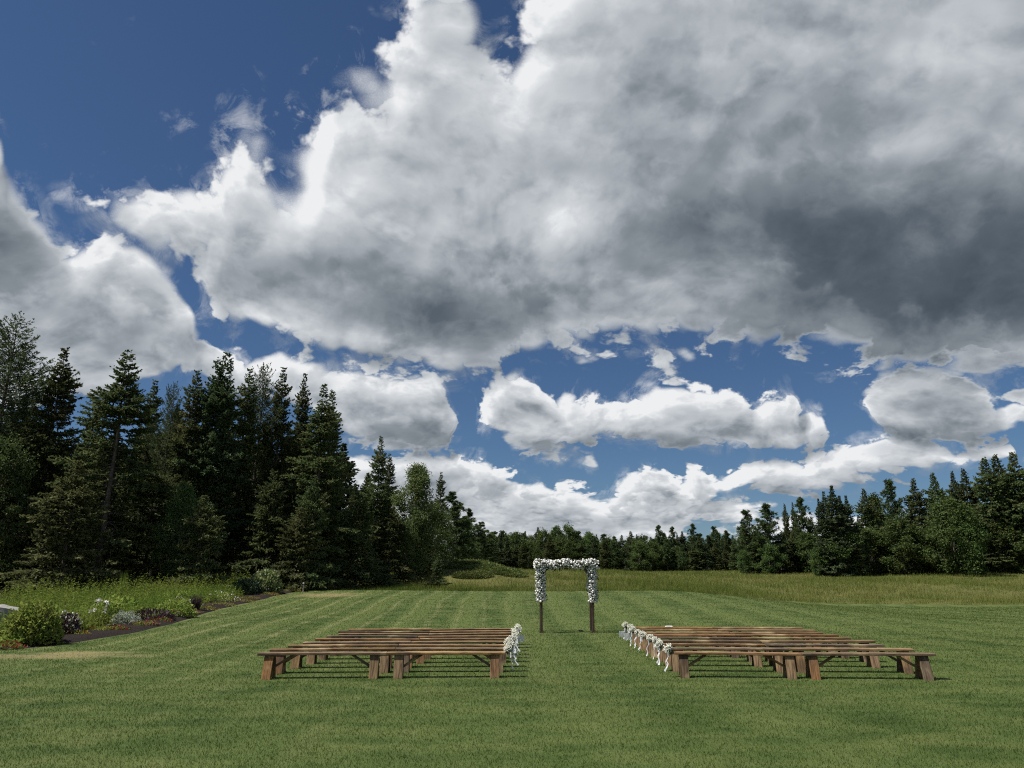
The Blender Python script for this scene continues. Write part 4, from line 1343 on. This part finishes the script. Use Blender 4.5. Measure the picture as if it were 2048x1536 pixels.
WORD = ['first', 'second', 'third', 'fourth', 'fifth', 'sixth', 'seventh', 'eighth', 'ninth', 'tenth', 'eleventh', 'twelfth', 'thirteenth', 'fourteenth']
LOOK = {'far_pine': 'soft rounded pine', 'far_spruce_a': 'narrow blackish spruce', 'far_spruce_b': 'slim pointed spruce', 'far_spruce_c': 'broad dark green spruce', 'far_broad': 'yellow-green leafy tree', 'far_broad_b': 'mid green leafy tree'}
cnt = {}
for (k, nm, px, py, D, w) in RIGHT:
    cnt[k] = cnt.get(k, 0) + 1
    lab = f'{LOOK[k]}, {WORD[cnt[k] - 1]} of its kind from the left along the right treeline'
    if px > 2048:
        lab = f'{LOOK[k]} just past the right edge of the treeline, {WORD[cnt[k] - 1]} of its kind'
    tree_px(k, nm, lab, px, py, D, w, 'trees of the right treeline')
# the lower, leafy front of that treeline and the fill behind it
WORD2 = ['', 'first', 'second', 'third', 'fourth', 'fifth', 'sixth', 'seventh', 'eighth', 'ninth', 'tenth', 'eleventh', 'twelfth', 'thirteenth', 'fourteenth', 'fifteenth', 'sixteenth', 'seventeenth', 'eighteenth', 'nineteenth', 'twentieth', 'twenty-first', 'twenty-second']
cl = {'b': 0, 's': 0}
for i in range(26):
    px = 1478 + i * 26 + rt.uniform(-10, 10)
    k = rt.choice(['far_broad', 'far_broad_b', 'far_spruce_c', 'far_spruce_b', 'far_spruce_c'])
    cl['b' if 'broad' in k else 's'] += 1
    top = np.interp(px, [1480, 1640, 1800, 2000, 2200], [1080, 1070, 1050, 1030, 1020]) + rt.uniform(-18, 25)
    tree_px(k, 'leafy_tree' if 'broad' in k else 'spruce_tree', (f'low round leafy tree at the foot of the right treeline, {WORD2[cl["b"]]} from the left' if 'broad' in k else f'low dark spruce at the foot of the right treeline, {WORD2[cl["s"]]} from the left'), px, top, 103 + rt.uniform(-2, 7) + (12 if px < 1620 else 0), rt.uniform(1.2, 1.7), 'low trees at the foot of the right treeline')
for i in range(24):
    px = 1500 + i * 32 + rt.uniform(-10, 10)
    top = np.interp(px, [1480, 1640, 1800, 2000, 2200], [1040, 1025, 1005, 965, 950]) + rt.uniform(-10, 25)
    tree_px(rt.choice(['far_spruce_c', 'far_spruce_a']), 'spruce_tree', 'dark tree standing behind the front of the right treeline', px, top, 120 + rt.uniform(0, 8), rt.uniform(0.9, 1.2), 'trees behind the right treeline')
# the far treeline across the field
prom = [(1085, 1058, 'far_broad'), (1112, 1050, 'far_broad_b'), (1135, 1048, 'far_broad'), (1150, 1060, 'far_broad_b'), (1318, 1052, 'far_pine'), (1345, 1055, 'far_pine'), (1385, 1049, 'far_pine'), (1428, 1054, 'far_pine'), (1452, 1062, 'far_pine'), (1274, 1068, 'far_spruce_a'), (1286, 1070, 'far_spruce_a')]
PL = ['round-headed tree standing up over the far treeline left of the arch top', 'round-headed dark tree, second of the tall clump above the arch', 'round-headed dark tree, tallest of the clump above the arch', 'round tree at the right end of the clump above the arch',
      'pine rising from the far treeline, leftmost of the four right of the arch', 'pine rising from the far treeline, second of those right of the arch', 'pine rising from the far treeline, tallest right of the arch', 'pine rising from the far treeline, fourth right of the arch', 'last pine of the far treeline before the right-hand wood',
      'tiny spruce spire on the far treeline right of the arch', 'second tiny spruce spire on the far treeline right of the arch']
for (px, py, k), lab in zip(prom, PL):
    tree_px(k, 'far_tree', lab, px, py, 168, 0.85, 'trees of the far treeline')
for i in range(111):
    px = 935 + (i % 37) * 16 + rt.uniform(-7, 7)
    row = i // 37
    k = rt.choice(['far_broad', 'far_broad_b', 'far_pine', 'far_spruce_c', 'far_spruce_b', 'far_spruce_b', 'far_spruce_a', 'far_pine'])
    top = (1084, 1074, 1066)[row] + rt.uniform(-13, 11)
    tree_px(k, 'far_tree', 'mid-height tree in the even far treeline across the field', px, top, (160, 170, 178)[row] + rt.uniform(-3, 4), rt.uniform(1.0, 1.45), 'trees of the far treeline')

# small spruce and creeping juniper on the mound
tree('low_spruce', 'spruce_tree', 'small young spruce standing before the mound left of the arch', -5.65, 57.8, 2.25, 1.05, None)
def leaf_mass(name, seed, n, fn, leaf, mat, up=0.3, spread=1.0, wf=0.6):
    g = np.random.default_rng(seed)
    P, Nn = fn(g, n)
    d = unit(g.normal(size=(len(P), 3)) * spread + Nn + np.array([0, 0, up]))
    V, F = diamonds(P, d, leaf * g.uniform(0.6, 1.3, len(P)), leaf * wf * g.uniform(0.7, 1.2, len(P)), g, 0.5, 0.5)
    return mesh_np(name, V, [F], mat)

def juniper(px, py, D, rx, ry, h, seed, label):
    x, y, z = at(px, py, D)
    def fn(g, n):
        a = g.uniform(0, 6.28, n); r = np.sqrt(g.uniform(0, 1, n))
        lx, ly = rx * r * np.cos(a), ry * r * np.sin(a)
        lob = 0.55 + 0.45 * np.sin(lx * 2.2 + seed) * np.sin(ly * 2.6 + seed * 2)
        zz = HT(x + lx, y + ly) - hz(x, y) + h * lob * g.uniform(0.2, 1.0, n) * (1 - r ** 3)
        return np.stack([lx, ly, zz], 1), np.stack([np.cos(a), np.sin(a), np.zeros(n)], 1) * 0.8
    t = thing('creeping_juniper', label, 'shrub', (x, y, hz(x, y)), 0, 'creeping shrubs on the mound')
    obj('foliage', leaf_mass('juniper', seed, 5200, fn, 0.24, M_JUN, 0.15, 0.7, 0.35), t)
juniper(935, 1130, 66.5, 2.2, 1.6, 0.42, 4, 'dark creeping juniper on the left shoulder of the mound')
juniper(985, 1140, 65.0, 2.4, 1.4, 0.38, 5, 'creeping juniper sprawling over the middle of the mound')
juniper(1020, 1146, 64.5, 1.4, 1.2, 0.34, 6, 'low juniper at the right foot of the mound')
juniper(945, 1152, 63.0, 1.6, 0.9, 0.30, 8, 'low juniper in front of the mound right of the small spruce')

# ------------------------------------------------------------------ flower bed
M_MULCH, nt, out_ = new_mat('dark_mulch')
pos = geo_pos(nt)
n_ = nt.noise(nt.vm('MULTIPLY', pos, (1, 1.3, 1)), 24.0, 4, 0.75)
finish(nt, out_, nt.mix(nt.maprange(n_, 0.35, 0.68), (0.010, 0.008, 0.008), (0.045, 0.034, 0.032)), 0.95, n_, 1.0, 0.06, 0.1)
by = np.linspace(bed_y[0] - 2, bed_y[-1], 90)
bw = 2.1
rows = []
for k, f in enumerate(np.linspace(0, 1, 7)):
    xx = np.interp(by, bed_y, bed_x) - f * bw + (0.05 * np.sin(by * 2.1) if k == 0 else 0)
    if k == 0:
        zz_ = HT(xx, by) - 0.02
    else:
        zz_ = HT(xx, by) + 0.05 + 0.05 * math.sin(f * 3.0)
    rows.append(np.stack([xx, by, zz_], 1))
Vb = np.concatenate(rows); nb = len(by)
Fb = np.concatenate([np.stack([k * nb + np.arange(nb - 1), k * nb + np.arange(1, nb), (k + 1) * nb + np.arange(1, nb), (k + 1) * nb + np.arange(nb - 1)], 1) for k in range(6)])
obj('mulch_bed', mesh_np('mulch_bed', Vb, [Fb], M_MULCH, smooth=True), kind='structure')

def wild_weeds():
    """dense goldenrod and grasses between the mulch and the wood"""
    g = np.random.default_rng(77)
    n = 5200
    y = g.uniform(bed_y[0] - 3, 53, n)
    x = bedx(y) - 1.5 - 8.5 * g.uniform(0, 1, n) ** 1.25 * np.where(y > 45, 0.7, 1.0)
    nz = np.sin(x * 1.3 + np.sin(y) * 1.5) * np.sin(y * 0.9)
    h = g.uniform(0.55, 1.35, n) * (1 + 0.25 * nz) * (0.55 + 0.45 * sst((bedx(y) - 1.4 - x) / 2.0))
    base = np.stack([x, y, HT(x, y) - 0.06], 1)
    O, Dv, L, W = [], [], [], []
    lean = g.normal(0, 0.14, (n, 2))
    m = 15
    for k in range(m):
        f = (k + g.uniform(0, 1, n)) / m
        p = base + np.stack([lean[:, 0] * h * f, lean[:, 1] * h * f, h * f], 1)
        a = g.uniform(0, 6.28, n)
        d = unit(np.stack([np.cos(a), np.sin(a), g.uniform(-0.1, 0.9, n)], 1))
        O.append(p); Dv.append(d); L.append(g.uniform(0.10, 0.22, n) * (1.1 - 0.5 * f)); W.append(g.uniform(0.022, 0.05, n))
    st = unit(np.stack([lean[:, 0], lean[:, 1], np.ones(n)], 1))
    O.append(base); Dv.append(st); L.append(h); W.append(np.full(n, 0.016))
    V, F = diamonds(np.concatenate(O), np.concatenate(Dv), np.concatenate(L), np.concatenate(W), g, 0.8, 0.5)
    o = obj('wild_plants', mesh_np('wild_plants', V, [F], M_WEED), kind='stuff')
    o['label'] = 'tangle of bright green weeds behind the mulched flower bed'
    o['category'] = 'plants'
    n = 52000
    y = g.uniform(bed_y[0] - 3, 54, n)
    x = bedx(y) - 1.9 - 8 * g.uniform(0, 1, n) ** 1.1
    P = np.stack([x, y, HT(x, y) - 0.08], 1)
    o = obj('wild_grass', blades('wild_grass', P, g.uniform(0.4, 1.0, n), g.uniform(0.008, 0.018, n), g.uniform(0.1, 0.6, n), M_WEED, g.uniform(0.1, 0.75, n)), kind='stuff')
    o['label'] = 'long grass growing among the weeds behind the flower bed'
    o['category'] = 'grass'
wild_weeds()

def dome(rx, ry, h, shell=0.55):
    def fn(g, n):
        v = unit(g.normal(size=(n, 3)))
        v[:, 2] = np.abs(v[:, 2])
        lob = 1 + 0.13 * np.sin(v[:, 0] * 7 + v[:, 2] * 5) * np.sin(v[:, 1] * 8 + 1)
        r = (shell + (1 - shell) * g.uniform(0, 1, n) ** 0.5) * lob
        return v * r[:, None] * np.array([rx, ry, h]), v
    return fn

def stems_mesh(seed, n, rx, h, r=0.012):
    g = random.Random(seed)
    TV, TF = [], []
    for _ in range(n):
        a = g.uniform(0, 6.28); rr = rx * math.sqrt(g.random()) * 0.8
        e = np.array([math.cos(a) * rr, math.sin(a) * rr, h * g.uniform(0.5, 0.85)])
        b = np.array([math.cos(a) * rr * 0.2, math.sin(a) * rr * 0.2, -0.05])
        tube_np(TV, TF, np.stack([b, (b + e) / 2 + np.array([0, 0, 0.08 * h]), e]), [r, r * 0.8, r * 0.4], 4)
    return mesh_np('stems', np.concatenate(TV), [np.concatenate(TF)], M_DEAD)

def shrub(name, label, px, py, rx, h, leaf, n, mat, seed, bloom=None, nb_=0, bl=0.05, cat='shrub', ry=None, wf=0.6, group=None, shell=0.55, gp=None, up=0.3):
    x, y, z = gp if gp else ground_hit(px, py)
    t = thing(name, label, cat, (x, y, hz(x, y) + 0.03), 0, group)
    obj('foliage', leaf_mass(name, seed, n, dome(rx, ry or rx, h, shell), leaf, mat, up, 1.0, wf), t)
    obj('stems', stems_mesh(seed, 14, rx, h, 0.006 + 0.008 * h), t)
    if bloom:
        bo = obj('blooms', leaf_mass(name + '_blooms', seed + 1, nb_, dome(rx * 1.03, (ry or rx) * 1.03, h * 1.06, 0.9), bl, bloom, 0.9, 0.7, 0.8), t)
        bo['kind'] = 'stuff'
    return t

shrub('hydrangea_bush', 'big rounded bright green bush at the left end of the flower bed', 58, 1290, 0.74, 1.06, 0.12, 3800, M_LIME, 501)
shrub('hydrangea_bush', 'low leafy sprawl at the left foot of the big green bush', 30, 1294, 0.40, 0.32, 0.12, 800, M_SHRUB, 502)
shrub('hydrangea_bush', 'pale lime hydrangea bush at the far end of the flower bed', 528, 1189, 0.95, 1.35, 0.19, 3000, M_PALE, 503, M_LILY, 60, 0.10)
shrub('dark_bush', 'low dark green bush at the left foot of the pale hydrangea', 492, 1192, 0.9, 0.85, 0.16, 1700, M_DKLEAF, 504)
shrub('purple_plant', 'purple-leaved plant with cream tops beside the big green bush', 129, 1274, 0.42, 0.62, 0.11, 700, M_PURPLE, 505, M_LILY, 80, 0.08, 'plant')
shrub('silver_plant', 'rounded silvery white plant in the middle of the flower bed', 249, 1254, 0.52, 0.48, 0.07, 1500, M_SILVER, 506, None, 0, 0.05, 'plant', None, 0.3)
shrub('purple_plant', 'low dark purple plant behind the red flowers', 300, 1244, 0.85, 0.42, 0.10, 800, M_PURPLE, 507, None, 0, 0.05, 'plant')
shrub('leafy_plant', 'mid green leafy plant right of the dark purple plant', 345, 1236, 0.85, 0.62, 0.12, 1300, M_SHRUB, 508, None, 0, 0.05, 'plant')
shrub('leafy_plant', 'green clump with scattered leaves behind the silvery plant', 205, 1252, 0.8, 0.9, 0.12, 1200, M_SHRUB, 509, None, 0, 0.05, 'plant')
for q, (lab, dy, off, rx, h, mt) in enumerate((('dark leafy bush behind the boulder at the left edge', 27.0, 7.2, 1.3, 1.1, M_BROAD), ('bright green clump in the weeds above the silvery plant', 30.5, 3.0, 0.8, 0.75, M_SHRUB), ('leafy green clump where the weeds meet the purple grass', 36.5, 2.6, 0.8, 0.65, M_SHRUB))):
    shrub('wild_bush', lab, 0, 0, rx, h, 0.15, 1800, mt, 820 + q, None, 0, 0.05, 'shrub', None, 0.6, 'wild bushes in the weeds behind the bed', 0.5, gp=(float(bedx(dy)) - off, dy, 0))
def spray(name, label, px, py, n, h, sp, mat, seed, bloom=None, nbl=0, bl=0.06, cat='plant', w=0.02, gp=None):
    """upright blades from one crown"""
    x, y, z = gp if gp else ground_hit(px, py)
    g = np.random.default_rng(seed)
    t = thing(name, label, cat, (x, y, hz(x, y) + 0.03))
    a = g.uniform(0, 6.28, n); r = g.uniform(0, 0.12, n)
    o = np.stack([np.cos(a) * r, np.sin(a) * r, np.full(n, -0.04)], 1)
    d = unit(np.stack([np.cos(a) * sp * g.uniform(0, 1, n), np.sin(a) * sp * g.uniform(0, 1, n), np.ones(n)], 1))
    l = h * g.uniform(0.6, 1.05, n)
    V, F = diamonds(o, d, l, np.full(n, w), g, 0.3, 0.4)
    obj('leaves', mesh_np(name, V, [F], mat), t)
    if bloom:
        i = g.integers(0, n, nbl)
        c = o[i] + d[i] * l[i][:, None]
        c = np.repeat(c, 6, 0); dd = unit(g.normal(size=(len(c), 3)) + np.array([0, -0.2, 0.3]))
        V, F = diamonds(c, dd, bl * g.uniform(0.7, 1.2, len(c)), bl * 0.6 * np.ones(len(c)), g, 0.2)
        obj('blooms', mesh_np(name + '_blooms', V, [F], bloom), t, kind='stuff')
spray('lily_plant', 'white-flowered tall plant left of the silvery plant', 195, 1258, 46, 0.95, 0.35, M_SHRUB, 601, M_LILY, 9, 0.12)
spray('purple_grass', 'tuft of purple-grey ornamental grass at the bend of the bed', 392, 1224, 260, 0.85, 0.45, M_PURPLE, 602, None, 0, 0.0, 'plant', 0.016)
spray('tall_weed', 'pale green spiky seed stalk rising before the dark wood', 262, 1218, 60, 1.7, 0.10, M_WEED, 603, None, 0, 0, 'plant', 0.03, gp=(bedx(35.0) - 4.5, 35.0, 0))
for q, (lab, px, py, rx, mt) in enumerate((
        ('low red flower clump at the left edge of the lawn', 8, 1299, 0.55, M_RED), ('red flower clump on the mulch below the silvery plant', 236, 1264, 0.42, M_RED), ('pink flower clump below the dark purple plant', 296, 1253, 0.40, M_PINK),
        ('bright red flower clump right of the dark purple plant', 316, 1246, 0.55, M_RED), ('pink flower clump at the foot of the purple grass', 371, 1229, 0.80, M_PINK), ('dusty red flower clump right of the purple grass', 407, 1221, 0.75, M_RUST),
        ('rusty red flower clump below the cream flowers', 441, 1213, 0.85, M_RUST), ('orange-red low flowers along the far stretch of mulch', 478, 1205, 1.0, M_RUST), ('pale rust flower clump below the dark bush', 497, 1200, 0.7, M_RUST),
        ('red flower clump at the foot of the pale hydrangea', 538, 1192, 0.75, M_RUST), ('small red flower clump at the very end of the bed', 581, 1184, 0.8, M_RUST), ('orange low flowers beside the purple plant with cream tops', 152, 1274, 0.45, M_ORANGE), ('orange low flowers in the weeds left of the red clump', 200, 1266, 0.5, M_ORANGE), ('pale salmon flowers left of the pink clump', 280, 1255, 0.35, M_RUST))):
    shrub('flower_clump', lab, px, py, rx * 0.85, 0.14, 0.07, 300, M_SHRUB, 700 + q * 3, mt, 130, 0.055, 'flowers', rx * 0.6, 0.6, 'low flower clumps along the mulch', 0.4)
for q, (lab, px, py, rx, h) in enumerate((('cream white flower clump left of the purple grass', 377, 1222, 0.62, 0.42), ('cream white flower clump above the rusty clump', 441, 1206, 0.85, 0.5), ('small white blooms among the weeds above the pink clump', 357, 1222, 0.5, 0.55))):
    shrub('flower_clump', lab, px, py, rx, h, 0.09, 500, M_SHRUB, 760 + q * 3, M_LILY, 60, 0.075, 'flowers', None, 0.6, 'low flower clumps along the mulch', 0.4)

# boulder at the left edge
def boulder():
    x, y, z = ground_hit(4, 1276)
    bm = bmesh.new()
    bmesh.ops.create_cube(bm, size=1.0)
    bmesh.ops.subdivide_edges(bm, edges=bm.edges, cuts=6, use_grid_fill=True)
    g = random.Random(8)
    from mathutils import noise as mn
    for v in bm.verts:
        p = v.co.copy()
        sp = p.normalized() * 0.62
        p = p.lerp(sp, 0.38)
        p.z += 0.16 * (0.4 - p.x) * (p.z > 0.1)
        v.co = p + p.normalized() * (0.07 * mn.noise(p * 2.3) + 0.02 * mn.noise(p * 9))
        v.co = Vector((v.co.x * 1.0, v.co.y * 0.9, v.co.z * 0.98 + 0.42))
    me = bpy.data.meshes.new('boulder'); bm.to_mesh(me); bm.free()
    m, nt, out = new_mat('grey_granite')
    co = objco(nt)
    n = nt.noise(co, 3.0, 6, 0.65); f = nt.noise(co, 45.0, 2, 0.6)
    c = nt.mix(n, (0.19, 0.185, 0.18), (0.34, 0.33, 0.315))
    c = nt.mix(nt.maprange(f, 0.5, 0.7, 0, 0.5), c, (0.12, 0.12, 0.125))
    finish(nt, out, c, 0.85, nt.m('ADD', n, nt.m('MULTIPLY', f, 0.3)), 0.6, 0.05, 0.2)
    me.materials.append(m)
    o = obj('boulder', me, loc=(x, y, z - 0.08), rot=(0, 0, 0.3))
    o['label'] = 'upright grey granite boulder at the left end of the flower bed'
    o['category'] = 'rock'
boulder()
# small marker stake at the lawn corner
x, y, z = ground_hit(606, 1184)
m = MB(); m.box(0.07, 0.05, 0.62, TR(0, 0, 0.27), 0.006)
t = thing('marker_stake', 'short pale wooden stake at the far corner of the flower bed', 'stake', (x, y, z))
put('stake', m.mesh('stake', M_BARKP), t, Matrix())
m = MB(); m.box(0.10, 0.02, 0.06, TR(0, -0.034, 0.54), 0.003)
put('cap_plate', m.mesh('cap_plate', M_CARD), t, Matrix())
